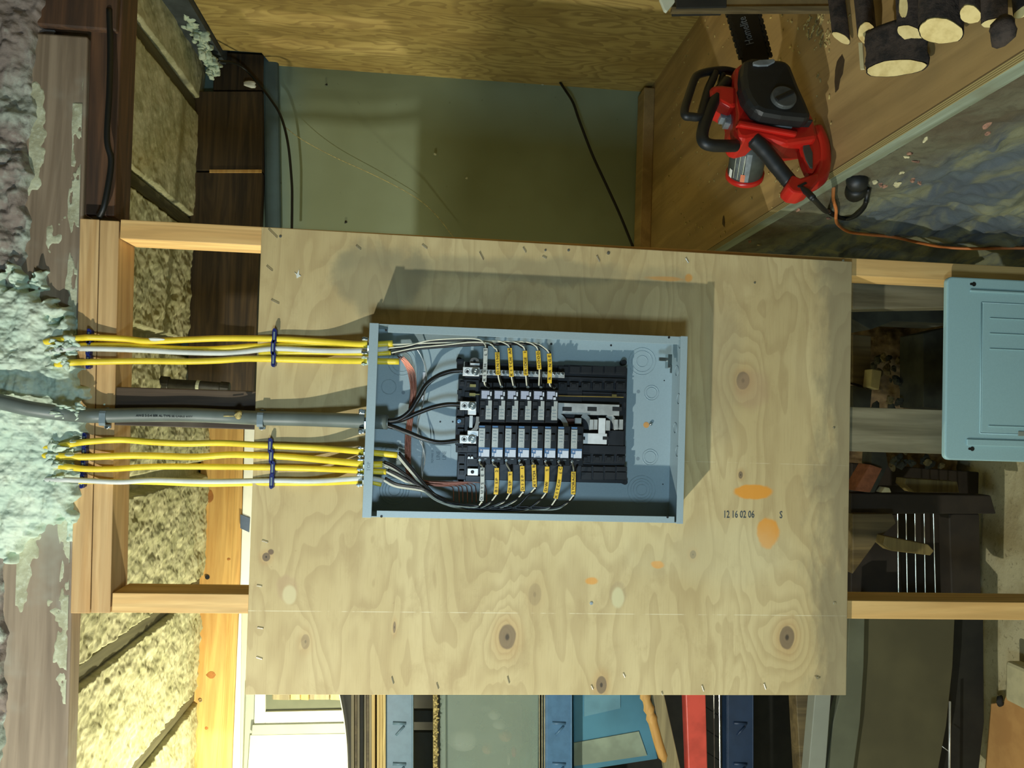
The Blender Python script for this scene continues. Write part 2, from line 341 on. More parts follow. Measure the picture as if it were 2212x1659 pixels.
# ------------------------------------------------------------------ mesh building
class M:
    def __init__(s): s.v = []; s.f = []
    def add(s, vs, fs):
        k = len(s.v); s.v += [tuple(p) for p in vs]; s.f += [tuple(i+k for i in f) for f in fs]; return s
    def box(s, x0, x1, y0, y1, z0, z1):
        return s.hexa([(x0, y0, z0), (x1, y0, z0), (x1, y0, z1), (x0, y0, z1), (x0, y1, z0), (x1, y1, z0), (x1, y1, z1), (x0, y1, z1)])
    def hexa(s, p):
        return s.add(p, [(0, 1, 2, 3), (5, 4, 7, 6), (4, 0, 3, 7), (1, 5, 6, 2), (3, 2, 6, 7), (4, 5, 1, 0)])
    def obox(s, c, ax, ay, az):
        c, ax, ay, az = map(Vector, (c, ax, ay, az))
        return s.hexa([c-ax-ay-az, c+ax-ay-az, c+ax-ay+az, c-ax-ay+az, c-ax+ay-az, c+ax+ay-az, c+ax+ay+az, c-ax+ay+az])
    def prism(s, pts, ext):
        n = len(pts); e = Vector(ext); pts = [Vector(p) for p in pts]
        return s.add(pts+[p+e for p in pts], [tuple(range(n)), tuple(range(2*n-1, n-1, -1))] +
                     [((i+1) % n, i, n+i, n+(i+1) % n) for i in range(n)])
    def tube(s, pts, r, n=8, cap=True, flat=None):
        pts = [Vector(p) for p in pts]; m = len(pts)
        rr = r if isinstance(r, (list, tuple)) else [r]*m
        up = None; vs = []; fs = []
        for i, p in enumerate(pts):
            t = (pts[min(i+1, m-1)]-pts[max(i-1, 0)]).normalized()
            if up is None:
                up = Vector((0, 1, 0)) if abs(t.y) < .9 else Vector((1, 0, 0))
            a = (up - t*up.dot(t)).normalized(); up = a; b = t.cross(a)
            fa = flat if flat else 1.
            for k in range(n):
                g = 2*math.pi*k/n; vs.append(p + a*(math.cos(g)*rr[i]) + b*(math.sin(g)*rr[i]*fa))
        for i in range(m-1):
            for k in range(n):
                j = (k+1) % n; fs.append((i*n+k, i*n+j, (i+1)*n+j, (i+1)*n+k))
        if cap: fs += [tuple(range(n-1, -1, -1)), tuple((m-1)*n+k for k in range(n))]
        return s.add(vs, fs)
    def cyl(s, a, b, r, n=16, r2=None): return s.tube([a, b], [r, r if r2 is None else r2], n)
    def torus(s, c, R, r, nrm, n=32, m=6):
        c, nrm = Vector(c), Vector(nrm).normalized(); a = nrm.orthogonal().normalized(); b = nrm.cross(a); vs = []; fs = []
        for i in range(n):
            g = 2*math.pi*i/n; d = a*math.cos(g)+b*math.sin(g)
            for k in range(m):
                h = 2*math.pi*k/m; vs.append(c+d*(R+r*math.cos(h))+nrm*(r*math.sin(h)))
        for i in range(n):
            for k in range(m): fs.append((i*m+k, ((i+1) % n)*m+k, ((i+1) % n)*m+(k+1) % m, i*m+(k+1) % m))
        return s.add(vs, fs)
    def blob(s, c, r, seed=0, amp=.25, sub=2):
        rg = random.Random(seed); c = Vector(c); n, m = 10, 7; vs = []; fs = []
        ph = [rg.uniform(0, 6.28) for _ in range(6)]
        for i in range(m+1):
            th = math.pi*i/m
            for k in range(n):
                g = 2*math.pi*k/n
                q = 1+amp*(math.sin(2*g+ph[0])*math.sin(th)+.6*math.sin(3*g+ph[1]+th*2)*math.sin(th)+.5*math.sin(th*3+ph[2]))
                vs.append(c+Vector((r[0]*q*math.sin(th)*math.cos(g), r[1]*q*math.sin(th)*math.sin(g), r[2]*q*math.cos(th))))
        for i in range(m):
            for k in range(n): fs.append((i*n+k, (i+1)*n+k, (i+1)*n+(k+1) % n, i*n+(k+1) % n))
        return s.add(vs, fs)
    def build(s, name, mat, parent=None, origin=None, smooth=False, bevel=0., kind=None):
        vs = np.array(s.v, float)
        if parent is None:
            if origin is None:
                lo, hi = vs.min(0), vs.max(0); origin = ((lo[0]+hi[0])/2, (lo[1]+hi[1])/2, lo[2])
            o0 = Vector(origin)
        else: o0 = wloc(parent)
        vs = vs - np.array(o0)
        me = bpy.data.meshes.new(name); me.from_pydata(vs.tolist(), [], s.f); me.validate(); me.update()
        me.materials.append(MT[mat] if isinstance(mat, str) else mat)
        if smooth: me.polygons.foreach_set('use_smooth', [True]*len(me.polygons))
        o = bpy.data.objects.new(name, me); COL.objects.link(o)
        if parent is not None: o.parent = parent; 
        else: o.location = o0
        WL[o.name] = Vector(o0)
        if bevel:
            b = o.modifiers.new('bevel', 'BEVEL'); b.width = bevel; b.segments = 2; b.limit_method = 'ANGLE'
        if kind: o['kind'] = kind
        return o
WL = {}
def wloc(o): return WL[o.name]
def thing(name, loc, label, cat, group=None):
    o = bpy.data.objects.new(name, None); COL.objects.link(o); o.location = loc; WL[o.name] = Vector(loc)
    o.empty_display_size = .05; return tag(o, label, cat, group)
def tag(o, label=None, cat=None, group=None, kind=None):
    if label: o['label'] = label
    if cat: o['category'] = cat
    if group: o['group'] = group
    if kind: o['kind'] = kind
    return o
def struct(o): o['kind'] = 'structure'; return o
def spline(P, n=8):
    P = [Vector(p) for p in P]; out = []
    Q = [P[0]*2-P[1]]+P+[P[-1]*2-P[-2]]
    for i in range(1, len(Q)-2):
        a, b, c, d = Q[i-1:i+3]
        for k in range(n):
            t = k/n; out.append(.5*((2*b)+(c-a)*t+(2*a-5*b+4*c-d)*t*t+(3*b-a-3*c+d)*t**3))
    out.append(P[-1]); return out
def pxs(L): return [PY(u, v, y) for u, v, y in L]
def text(s, size, ext=.0):
    c = bpy.data.curves.new('t', 'FONT'); c.body = s; c.size = size; c.align_x = 'CENTER'; c.align_y = 'CENTER'; c.extrude = ext
    c.resolution_u = 2
    o = bpy.data.objects.new('t', c); COL.objects.link(o); dg = bpy.context.evaluated_depsgraph_get()
    me = bpy.data.meshes.new_from_object(o.evaluated_get(dg)); vs = [v.co.copy() for v in me.vertices]; fs = [tuple(p.vertices) for p in me.polygons]
    bpy.data.objects.remove(o); bpy.data.curves.remove(c); return vs, fs
def put_text(name, s, c, xa, ya, size, mat, parent, ext=.0002, squash=1., shear=0., label=None):
    """lettering lying in the plane of xa (reading direction) and ya (letter height direction)"""
    xa, ya = Vector(xa).normalized(), Vector(ya).normalized(); n = xa.cross(ya); vs, fs = text(s, size, ext)
    m = M(); m.add([Vector(c)+xa*(v.x*squash+v.y*shear)+ya*v.y+n*v.z for v in vs], fs)
    o = m.build(name, mat, parent)
    if label: o['label'] = label
    return o
# numpy value noise for displaced surfaces
def vnoise(x, y, seed=0):
    xi, yi = np.floor(x).astype(np.int64), np.floor(y).astype(np.int64); fx, fy = x-xi, y-yi
    fx, fy = fx*fx*(3-2*fx), fy*fy*(3-2*fy)
    def h(a, b):
        n = (a*374761393+b*668265263+seed*974711) & 0xffffffff; n = ((n ^ (n >> 13))*1274126177) & 0xffffffff
        return ((n ^ (n >> 16)) & 0xffff)/65535.
    return (h(xi, yi)*(1-fx)+h(xi+1, yi)*fx)*(1-fy)+(h(xi, yi+1)*(1-fx)+h(xi+1, yi+1)*fx)*fy
def fbm(x, y, o=4, seed=0, g=.5):
    r = 0; a = 1; t = 0
    for i in range(o): r = r+a*vnoise(x*2**i, y*2**i, seed+i*17); t += a; a *= g
    return r/t
def billow(x, y, o=4, seed=0):
    r = 0; a = 1; t = 0
    for i in range(o): r = r+a*np.abs(2*vnoise(x*2**i, y*2**i, seed+i*13)-1); t += a; a *= .55
    return r/t
def surf(name, mat, A, B, fn, origin, keep=None, kind=None, parent=None, **kw):
    """grid over parameters A x B mapped by fn -> (X,Y,Z) arrays"""
    a, b = np.meshgrid(A, B, indexing='ij'); X, Y, Z = fn(a, b); na, nb = a.shape
    o0 = np.array(origin if parent is None else wloc(parent)); V = np.stack([X, Y, Z], -1).reshape(-1, 3)-o0
    i = np.arange(na*nb).reshape(na, nb); F = np.stack([i[:-1, :-1], i[1:, :-1], i[1:, 1:], i[:-1, 1:]], -1).reshape(-1, 4)
    if keep is not None:
        k = keep(a, b); kk = (k[:-1, :-1] & k[1:, :-1] & k[1:, 1:] & k[:-1, 1:]).reshape(-1); F = F[kk]
        used = np.unique(F); mp = -np.ones(len(V), int); mp[used] = np.arange(len(used)); V = V[used]; F = mp[F]
    me = bpy.data.meshes.new(name); me.from_pydata(V.tolist(), [], F.tolist()); me.update()
    me.materials.append(MT[mat]); me.polygons.foreach_set('use_smooth', [True]*len(me.polygons))
    o = bpy.data.objects.new(name, me); COL.objects.link(o); WL[o.name] = Vector(o0)
    if parent is None: o.location = origin
    else: o.parent = parent
    if kind: o['kind'] = kind
    return o
def rect(u0, v0, u1, v1, Y):
    uc, vc = (u0+u1)/2, (v0+v1)/2
    return PY(uc, max(v0, v1), Y).x, PY(uc, min(v0, v1), Y).x, PY(max(u0, u1), vc, Y).z, PY(min(u0, u1), vc, Y).z
def pb(m, u0, v0, u1, v1, Yf, Yb):
    x0, x1, z0, z1 = rect(u0, v0, u1, v1, Yf); return m.box(x0, x1, Yf, Yb, z0, z1)
def quad(m, P, Yf, Yb):
    """P: four photograph corners of a front face at depth Yf; straight back to Yb"""
    a = [PY(u, v, Yf) for u, v in P]; return m.prism(a, (0, Yb-Yf, 0))
def wavy(a, f, s, seed=0): return a*(fbm(np.array([f*s]), np.array([seed*3.1]), 3, seed)[0]-.5)
# ================================================================== SETTING
surf('floor', 'floor', np.linspace(-2.2, 2.2, 160), np.linspace(-2.6, 2.2, 160),
     lambda a, b: (a, b, GZ-.012+.03*(fbm(a*5, b*5, 4, 3)-.5)), (0, 0, GZ), kind='structure')
o = M().box(.60, 1.82, 1.18, 1.20, -.30, 1.72).build('wall_back', 'bluewall', origin=(0, 1.18, 0), kind='structure')
p = [(1.722, -1.3, .149), (1.722, -1.3, 1.60), (1.722, 1.085, 1.60), (1.722, 1.085, 1.475), (1.722, 1.18, 1.46), (1.722, 1.18, .149)]
M().prism(p, (.018, 0, 0)).build('wall_right', 'rwall', origin=(1.722, 0, 0), kind='structure')
M().box(-2.2, .62, 1.50, 1.52, GZ, 1.72).build('wall_rear', 'greyp', kind='structure')
M().box(.60, .62, 1.20, 1.50, GZ, 1.72).build('wall_return', 'dkgrey', kind='structure')
M().box(-2.22, -2.20, -2.6, 1.52, GZ, 2.3).build('wall_left', 'greyp', kind='structure')
M().box(-2.2, 2.3, .06, 1.52, 1.80, 1.82).build('trim_1', 'vdark', kind='structure')      # floor boards above the foam
M().box(1.80, 1.82, -1.3, 1.20, .1, 1.80).build('trim_2', 'vdark', kind='structure')
M().box(1.70, 1.78, .2, 1.18, 1.602, 1.70).build('trim_3', plain('slate_sill', srgb(66, 74, 78), .7, 0, .2, 20), kind='structure')
JX = [1.545, 1.150, .740, .330, -.090, -.490, -.890]
def ceil_fn(a, b):
    n = .5*billow(a*12, b*12, 3, 5)+.5*fbm(a*24, b*24, 3, 6); n2 = fbm(a*80, b*80, 2, 9); sm = np.clip((a-.95)/.35, 0, 1)
    big = fbm(a*5, b*5, 3, 2)
    z = 1.684-.010*big-(.030*(1-sm)+.007*sm)*(n-.45)-(.007*(1-sm)+.0015*sm)*n2
    d = np.full(a.shape, 9.)
    for x in JX: d = np.minimum(d, np.abs(a-x+.004*(n2-.5)))
    ch = np.clip((.030-d)/.009, 0, 1)
    return a, b, z*(1-ch)+1.715*ch
surf('ceiling', 'foamceil', np.linspace(-1.15, 1.76, 860), np.linspace(.12, 1.50, 400), ceil_fn, (0, .8, 1.69), kind='structure')
for i, x in enumerate(JX):
    lab = ['diagonal bare joist strip nearest the top picture edge in smooth foam', 'second diagonal joist strip from the top, ending beside the dark header',
           None, None, 'grey diagonal joist strip in rough foam just below the stud frame', 'diagonal joist strip in the brightest foam near the bottom picture edge', None][i]
    if lab is None: continue
    o = M().box(x-.019, x+.019, .12, 1.49 if x < .6 else 1.17, 1.690, 1.78).build('ceiling_joist', 'joist', bevel=.002)
    tag(o, lab, 'joist', 'ceiling joists between the foam')
# stone and foam front above the beam
ZS = np.linspace(1.60, 2.02, 190); XS = np.linspace(-.75, 1.95, 900)
def st_fn(x, z):
    n = billow(x*9, z*9, 5, 31); n2 = fbm(x*40, z*40, 4, 8)
    lump = fbm(x*4, z*4, 3, 12)
    yv = .03-.03*np.clip((z-1.66)*6, 0, .6)-.07*n*lump-.022*n2+.02
    q = np.clip((z-(1.672+.035*(fbm(x*22, z*3, 4, 21)-.5)))/.010, 0, 1)
    return x, yv*q+.05*(1-q), z
surf('wall_upper', 'stone', XS, ZS, st_fn, (0, 0, 1.66),
     keep=lambda x, z: z > 1.652+.035*(fbm(x*22, z*3, 4, 21)-.5), kind='structure')
M().box(-1.0, 2.2, .08, .12, 1.66, 2.2).build('trim_4', 'vdark', kind='structure')
# spray foam round the cable entry
def bl_mask(x, z):
    cx, cz = .535, 1.70
    r = np.sqrt(((x-cx)/.265)**2+((z-cz)/.155)**2)
    m = 1.05-r+.75*(fbm(x*11, z*11, 4, 41)-.5)+.35*(fbm(x*45, z*45, 3, 44)-.5)
    return m
def bl_fn(x, z):
    m = np.clip(bl_mask(x, z), 0, 1); n = billow(x*24, z*24, 4, 47); n2 = fbm(x*80, z*80, 3, 4)
    hold = np.where(z < 1.575, .026, .040)
    rise = np.clip(bl_mask(x, z)/.10, -1, 1)
    top = -.050*m**.6*(.72+.55*n)-.004*n2+.012
    return x, np.where(rise > 0, hold*(1-rise)+np.minimum(top, hold)*rise, hold-.01*rise), z
o = surf('spray_foam', 'foamblob', np.linspace(.22, .86, 420), np.linspace(1.49, 1.90, 270), bl_fn, (.53, 0, 1.52), keep=lambda x, z: bl_mask(x, z) > -.12)
tag(o, 'lumpy mint white spray foam mass sealing the cables where they enter', 'foam')
# main beam and the members below it
sl = lambda x, z: z+.022*x
def slb(m, x0, x1, y0, y1, z0, z1, k=.022):
    f = lambda x, y, z: (x, y, z+k*x)
    return m.hexa([f(x0, y0, z0), f(x1, y0, z0), f(x1, y0, z1), f(x0, y0, z1), f(x0, y1, z0), f(x1, y1, z0), f(x1, y1, z1), f(x0, y1, z1)])
o = slb(M(), -.80, 1.285, .032, .078, 1.556, 1.70, .022).build('wall_beam', 'beam', origin=(0, .03, 1.55), bevel=.004)
tag(o, 'long grey brown beam smeared with foam beside the pine stud frame', 'beam')
def smear(x, z): return fbm(x*9, z*20, 4, 61)+.25*fbm(x*50, z*50, 3, 62)
def sm_fn(x, z):
    a_ = np.clip((smear(x, z)-.745)*30, -1, 1)
    edge = (1.574+.016*fbm(x*16, x*0, 3, 5)-z)*160-3*(fbm(x*30, z*60, 3, 8) < .40)
    e_ = np.where((x > .15) & (x < 1.15), np.clip(edge, -1, 1), -1)
    return x, .0322-.0016*np.maximum(a_, e_), z+.022*x
f = surf('foam_smear', 'foamfleck', np.linspace(-.3, 1.27, 700), np.linspace(1.562, 1.66, 90), sm_fn, None, kind='stuff', parent=o)
o = slb(M(), .93, 1.62, .045, .13, 1.512, 1.572, .010).build('lower_beam', 'beam_dk', bevel=.004)
tag(o, 'dark red brown timber beside the upper end of the foam smeared beam', 'beam')
o = slb(M(), 1.30, 1.90, .03, .10, 1.53, 1.70, 0).build('end_beam', 'beam_dk', bevel=.004)
tag(o, 'dark timber past the rounded upper end of the beam', 'beam')
c = M(); c.tube(spline(pxs([(236, 20, .03), (238, 100, .03), (236, 200, .02), (231, 300, .015), (240, 352, .02), (226, 440, .02), (214, 470, .03)])), .006)
tag(c.build('old_cable', 'bcord', smooth=True), 'old dark cable lying along the dark red brown timber', 'cable')
# ================================================================== STUD FRAME
k = .0255
o = slb(M(), .1515, .916, .018, .107, 1.4785, 1.5145, k).build('top_plate', 'pine', bevel=.0015)
tag(o, 'right hand one of the doubled new pine plates of the frame', 'timber', 'new pine frame members')
o = slb(M(), .1505, .917, .018, .107, 1.516, 1.552, k).build('top_plate', 'pine', bevel=.0015)
tag(o, 'left hand one of the doubled new pine plates, tight to the beam', 'timber', 'new pine frame members')
o = M().box(.8815, .9195, .018, .107, GZ, 1.499).build('stud', 'pine_v', bevel=.0015)
tag(o, 'new pine stud at the upper end of the doubled plates', 'stud', 'new pine frame members')
o = M().box(.1525, .1905, .018, .107, GZ, 1.480).build('stud', 'pine_v', bevel=.0015)
tag(o, 'new pine stud at the lower end of the doubled plates', 'stud', 'new pine frame members')
o = M().hexa([(.508, .018, GZ), (.597, .018, GZ), (.590, .018, 1.492), (.515, .018, 1.492), (.508, .056, GZ), (.597, .056, GZ), (.590, .056, 1.492), (.515, .056, 1.492)]).build('stud', 'dark_v', bevel=.002)
tag(o, 'old dark stud standing behind the grey service cable', 'stud')
# lower, paler length of the middle stud
o = M().box(.506, .600, .010, .0175, -.60, -.004).build('stud_facing', 'grey_v', bevel=.001)
tag(o, 'weathered grey board on the middle stud, right of the plywood', 'timber')
o = M(); quad(o, [(1842, 610), (2075, 612), (2075, 664), (1842, 668)], .14, .20)
tag(o.build('old_post', 'grey_v', bevel=.003), 'rough weathered post just below the upper pine stud, right of the plywood', 'post')
# ------------------------------------------------------------------ plywood board with knots, nails and staples
bc = [PY(565, 490, 0), PY(1841, 565, 0), PY(1828, 1502, 0), PY(529, 1501, 0)]
o = M().prism(bc, (0, .0175, 0)).build('plywood_board', 'board', origin=(0, 0, 0), bevel=.0012)
tag(o, 'large weathered plywood sheet with knots and orange stains behind the panel', 'plywood')
BOARD = o
for (u, v, du, dv) in [(589, 504, 9, 9), (582, 580, 6, 5), (594, 652, 8, 4), (643, 592, 0, 0), (774, 535, 5, 4), (917, 533, 5, 4), (1040, 553, 4, 8), (1133, 540, 3, 5),
                       (1176, 556, 4, 2), (1292, 559, 3, 6), (1484, 563, 3, 5), (848, 1470, 2, 7), (1098, 1469, 2, 7), (945, 1482, 2, 6), (1279, 1485, 2, 4), (1348, 1459, 2, 4),
                       (1518, 1487, 2, 6), (1652, 1483, 2, 6), (1766, 1463, 5, 2), (572, 1170, 6, 2), (560, 1266, 5, 1), (562, 1357, 6, 1), (560, 1422, 6, 2), (1430, 1498, 1, 3)]:
    if du+dv == 0: continue
    a, b = PY(u-du, v-dv, -.002), PY(u+du, v+dv, -.002)
    m = M(); m.tube([a+(a-b)*.02+Vector((0, .0022, 0)), a+Vector((0, -.0004, 0)), b+Vector((0, -.0004, 0)), b+(b-a)*.02+Vector((0, .0022, 0))], .0008, 6)
    m.build('staple', 'nail', BOARD)
for (u, v, r) in [(606, 511, 3), (1228, 541, 3), (1178, 541, 2.5), (1314, 547, 4), (1821, 563, 3), (1277, 1303, 4), (1802, 1303, 4), (1630, 611, 2.5), (660, 1166, 0), (1766, 1464, 4), (1801, 924, 2.5)]:
    if not r: continue
    c0 = PY(u, v, 0)
    m = M(); m.cyl(c0+Vector((0, .002, 0)), c0+Vector((0, -.0015, 0)), r*.00085, 12); m.cyl(c0+Vector((0, -.0015, 0)), c0+Vector((0, -.0022, 0)), r*.0005, 8)
    m.build('screw_head', 'nail', BOARD)
m = M(); q = [PY(u, v, -.0015) for u, v in [(636, 588), (641, 592), (646, 582), (646, 593), (650, 596), (641, 601), (640, 594)]]
m.prism(q, (0, .0012, 0)).build('paper_scrap', 'white', BOARD)
put_text('stamp', '12 16 02 06', PY(1596, 1112, -.0006), PY(1640, 1112, 0)-PY(1553, 1112, 0), PY(1596, 1103, 0)-PY(1596, 1121, 0), .021, 'bink', BOARD, .0004, .66)
put_text('stamp', 'S', PY(1687, 1113, -.0006), PY(1640, 1112, 0)-PY(1553, 1112, 0), PY(1596, 1103, 0)-PY(1596, 1121, 0), .021, 'bink', BOARD, .0004, .7)
# ================================================================== LOAD CENTRE BOX
BX0, BX1, BZ0, BZ1, BF = .3610, .7235, .3855, .9985, -.095
P = thing('load_center', (.542, -.05, BZ0), 'open grey steel breaker panel box mounted on the plywood board', 'electrical panel')
m = M(); t = .0016
m.box(BX0, BX1, -.0045, -.0030, BZ0, BZ1)                       # back pan
m.box(BX0, BX1, BF, -.003, BZ1-t, BZ1); m.box(BX0, BX1, BF, -.003, BZ0, BZ0+t)
m.box(BX0, BX0+t, BF+.002, -.003, BZ0, BZ1); m.box(BX1-t, BX1, BF+.002, -.003, BZ0, BZ1)
BXO = m.build('enclosure', 'box', P)
m = M(); m.box(BX0-.001, BX1+.001, BF-.0012, BF, BZ1-.0165, BZ1+.0005).build('top_flange', 'box', P, bevel=.0005)
m = M(); m.box(BX0-.001, BX1+.001, BF-.0012, BF, BZ0-.0005, BZ0+.0130).build('bottom_flange', 'box', P, bevel=.0005)
m = M(); m.box(BX1-.0155, BX1, BF+.001, BF+.0022, BZ0+.0160, BZ1-.034).build('side_flange', 'box', P, bevel=.0005)
m = M(); m.box(BX0, BX0+.0125, BF+.001, BF+.0022, BZ0+.0160, BZ1-.026).build('side_flange', 'box', P, bevel=.0005)
put_text('stamped_lettering', 'TOP', (.455, BF-.0013, BZ1-.008), (1, 0, 0), (0, 0, 1), .009, 'gtext', P, .0002)
for (u, v) in [(824, 1115.5), (1442, 1117), (1445, 729), (834, 713)]:
    c0 = PY(u, v, BF+.0008); M().cyl(c0, c0+Vector((0, -.0006, 0)), .0023, 12).build('flange_hole', 'ink', P)
# knockouts pressed in the back pan and in the bottom wall
def ring(u, v, R, Y=-.0048, n=(0, 1, 0)):
    c0 = PY(u, v, Y); M().torus(c0, R*.00090, .0007, n, 36, 6).build('knockout_ring', 'box', P, smooth=True)
for (u, v, rs) in [(1387, 781, (31, 24, 13)), (1407, 849, (17, 12)), (1404, 988, (18, 13)), (1386, 1058, (32, 25, 19, 12)),
                   (840, 836, (16,)), (868, 782, (30, 22)), (852, 1058, (32, 26, 20, 13)), (845, 978, (22, 14))]:
    for r in rs: ring(u, v, r)
for (u, v, r) in [(871, 848, 4), (867, 970, 4.5), (951, 911, 2), (978, 911, 2), (1191, 743, 2.4), (1320, 746, 2.4), (1379, 846, 4), (1378, 991, 4), (1432, 1046, 1.5), (1435, 822, 1.5)]:
    c0 = PY(u, v, -.0049); M().cyl(c0+Vector((0, .0003, 0)), c0, r*.00090, 12).build('hole', 'ink' if r < 3 else 'gtext', P)
c0 = PY(1396, 918, -.0049); M().cyl(c0+Vector((0, .0003, 0)), c0, .0062, 14).build('keyhole', 'card', P)
c0 = PY(1406, 916, -.0085); m = M(); m.blob(c0, (.0036, .003, .0036), 1, 0.); m.build('mounting_screw', 'zinc', P, smooth=True)
for i, vv in enumerate((742, 800, 862, 925, 975)):
    c0 = Vector((PY(1452, vv, -.05).x, -.05+(.012 if i % 2 else -.006), BZ0+t+.0008)); M().torus(c0, .0105, .0006, (0, 0, 1), 28, 5).build('knockout_ring', 'box', P, smooth=True)
# bracket at the lower right inside
m = M(); pb(m, 1424, 772, 1446, 780, -.05, -.045); pb(m, 1443, 765, 1452, 795, -.055, -.035); pb(m, 1448, 788, 1452, 806, -.06, -.055)
m.build('ground_bracket', 'zinc', P, bevel=.0006)
m = M(); pb(m, 912, 804, 918, 866, -.0058, -.0048); m.build('warning_sticker', 'white_lab', P)
for q in (826, 834, 843, 850, 857):
    m = M(); pb(m, 913.5, q, 916.5, q+4, -.0061, -.0058); m.build('sticker_print', 'gtext', P)
m = M(); pb(m, 928, 962, 973, 1016, -.0055, -.0048); m.build('rating_sticker', 'box', P)
put_text('sticker_print', 'LINE', PY(947, 984, -.0058), (1, 0, 0), (0, 0, 1), .011, 'gtext', P, .0002, .8)
put_text('sticker_print', 'LINE', PY(960, 984, -.0058), (1, 0, 0), (0, 0, 1), .011, 'gtext', P, .0002, .8)
put_text('sticker_print', 'SQUARE D', PY(934, 986, -.0058), (1, 0, 0), (0, 0, 1), .006, 'gtext', P, .0002, .9)
# black plastic interior
m = M(); pb(m, 1000, 788, 1352, 1040, -.026, -.006); m.build('interior_base', 'black2', P, bevel=.001)
m = M()
for (a, b, c, d, y) in [(985, 868, 1003, 962, -.034), (987, 775, 1002, 800, -.032), (990, 820, 1034, 868, -.036), (985, 962, 1034, 978, -.036), (988, 978, 1008, 1036, -.034),
                        (1008, 978, 1034, 1008, -.038), (1005, 1028, 1040, 1040, -.036), (1003, 900, 1034, 938, -.040), (1030, 832, 1256, 1004, -.034), (1190, 846, 1352, 1000, -.030),
                        (1040, 812, 1352, 822, -.031), (1220, 790, 1352, 808, -.030), (1256, 962, 1352, 980, -.036), (1256, 1006, 1352, 1036, -.031)]: pb(m, a, b, c, d, y, -.02)
m.build('interior_moulding', 'black2', P, bevel=.0008)
# cell relief: many small raised pads
m = M()
for i in range(6):
    u = 1206+i*25
    pb(m, u, 826, u+19, 842, -.036, -.03); pb(m, u+4, 829, u+14, 836, -.039, -.03)
    pb(m, u, 791, u+22, 806, -.034, -.028)
for i in range(4):
    u = 1256+i*25.5
    pb(m, u, 984, u+19, 999, -.036, -.03); pb(m, u+4, 987, u+13, 995, -.040, -.03); pb(m, u, 1008, u+22, 1018, -.035, -.03); pb(m, u, 1020, u+22, 1036, -.0345, -.03)
for (a, b, c, d) in [(994, 824, 1003, 832), (1008, 826, 1022, 836), (988, 842, 998, 852), (1004, 846, 1024, 858), (988, 884, 998, 895), (988, 926, 1002, 938), (989, 966, 998, 974), (1000, 966, 1010, 974),
                     (990, 984, 1004, 998), (992, 1004, 1003, 1012), (992, 1016, 1003, 1026), (1012, 990, 1030, 1002)]: pb(m, a, b, c, d, -.042, -.03)
m.build('moulded_pad', 'black', P, bevel=.0005, kind='stuff')
for (u, v) in [(1348, 783), (1350, 1041), (992, 778), (996, 1037)]:
    m = M(); c0 = PY(u, v, -.02); m.cyl(c0+Vector((0, .015, 0)), c0, .006, 10).build('corner_foot', 'black', P)
# line between pads, brass rail
m = M(); a, b = PY(1204, 855, -.042), PY(1347, 858, -.042); m.tube([a, b], .0011, 6); pb(m, 1322, 852, 1332, 858, -.043, -.04); m.build('rail', 'brass', P)
# bus bars on the right of the breakers
m = M(); pb(m, 1204, 872, 1338, 896, -.046, -.043); m.build('bus_bar', 'alu', P, bevel=.0006)
for u in (1215, 1269, 1323):
    m = M(); pb(m, u, 879, u+20, 888, -.0464, -.0458); m.build('bus_slot', 'ink', P)
def strip(pts, w, Y):     # curved stamped arm, width along Z, in the plane Y
    sp = spline(pts, 6); vs = []; fs = []
    for i, q in enumerate(sp):
        ta = (sp[min(i+1, len(sp)-1)]-sp[max(i-1, 0)]).normalized(); nn = Vector((ta.z, 0, -ta.x))
        for s_ in (-1, 1):
            for dy in (0, .0018): vs.append(q+nn*(w/2*s_)+Vector((0, dy, 0)))
    for i in range(len(sp)-1):
        a = i*4; b = a+4
        for x_, y_ in ((0, 2), (2, 3), (3, 1), (1, 0)): fs.append((a+x_, a+y_, b+y_, b+x_))
    return vs, fs
for u in (1204, 1258, 1312):
    m = M(); m.add(*strip(pxs([(u, 896, -.045), (u+10, 903, -.045), (u+17, 914, -.048), (u+20, 928, -.050)]), .010, 0)); m.build('bus_arm', 'alu', P)
for (a, b, c, d) in [(1242, 903, 1256, 916), (1274, 906, 1282, 928), (1283, 906, 1291, 928), (1309, 908, 1318, 930), (1327, 906, 1335, 928), (1338, 906, 1346, 928)]:
    m = M(); pb(m, a, b, c, d, -.052, -.04); m.build('bus_stab', 'alu', P, bevel=.0006)
m = M(); pb(m, 1258, 936, 1311, 959, -.052, -.049); pb(m, 1293, 903, 1308, 938, -.052, -.049); m.build('bus_bar', 'alu2', P, bevel=.0006)
for (u0, u1) in ((1258, 1264), (1302, 1314)):
    m = M(); pb(m, u0, 943, u1, 950, -.0524, -.052); m.build('bus_slot', 'ink', P)
m = M(); pb(m, 1314, 930, 1348, 962, -.040, -.03); m.build('cover_block', 'black2', P, bevel=.001)
m = M(); pb(m, 1212, 904, 1240, 916, -.040, -.03); m.build('insulator', plain('brown_insulator', srgb(96, 52, 36), .4), P)
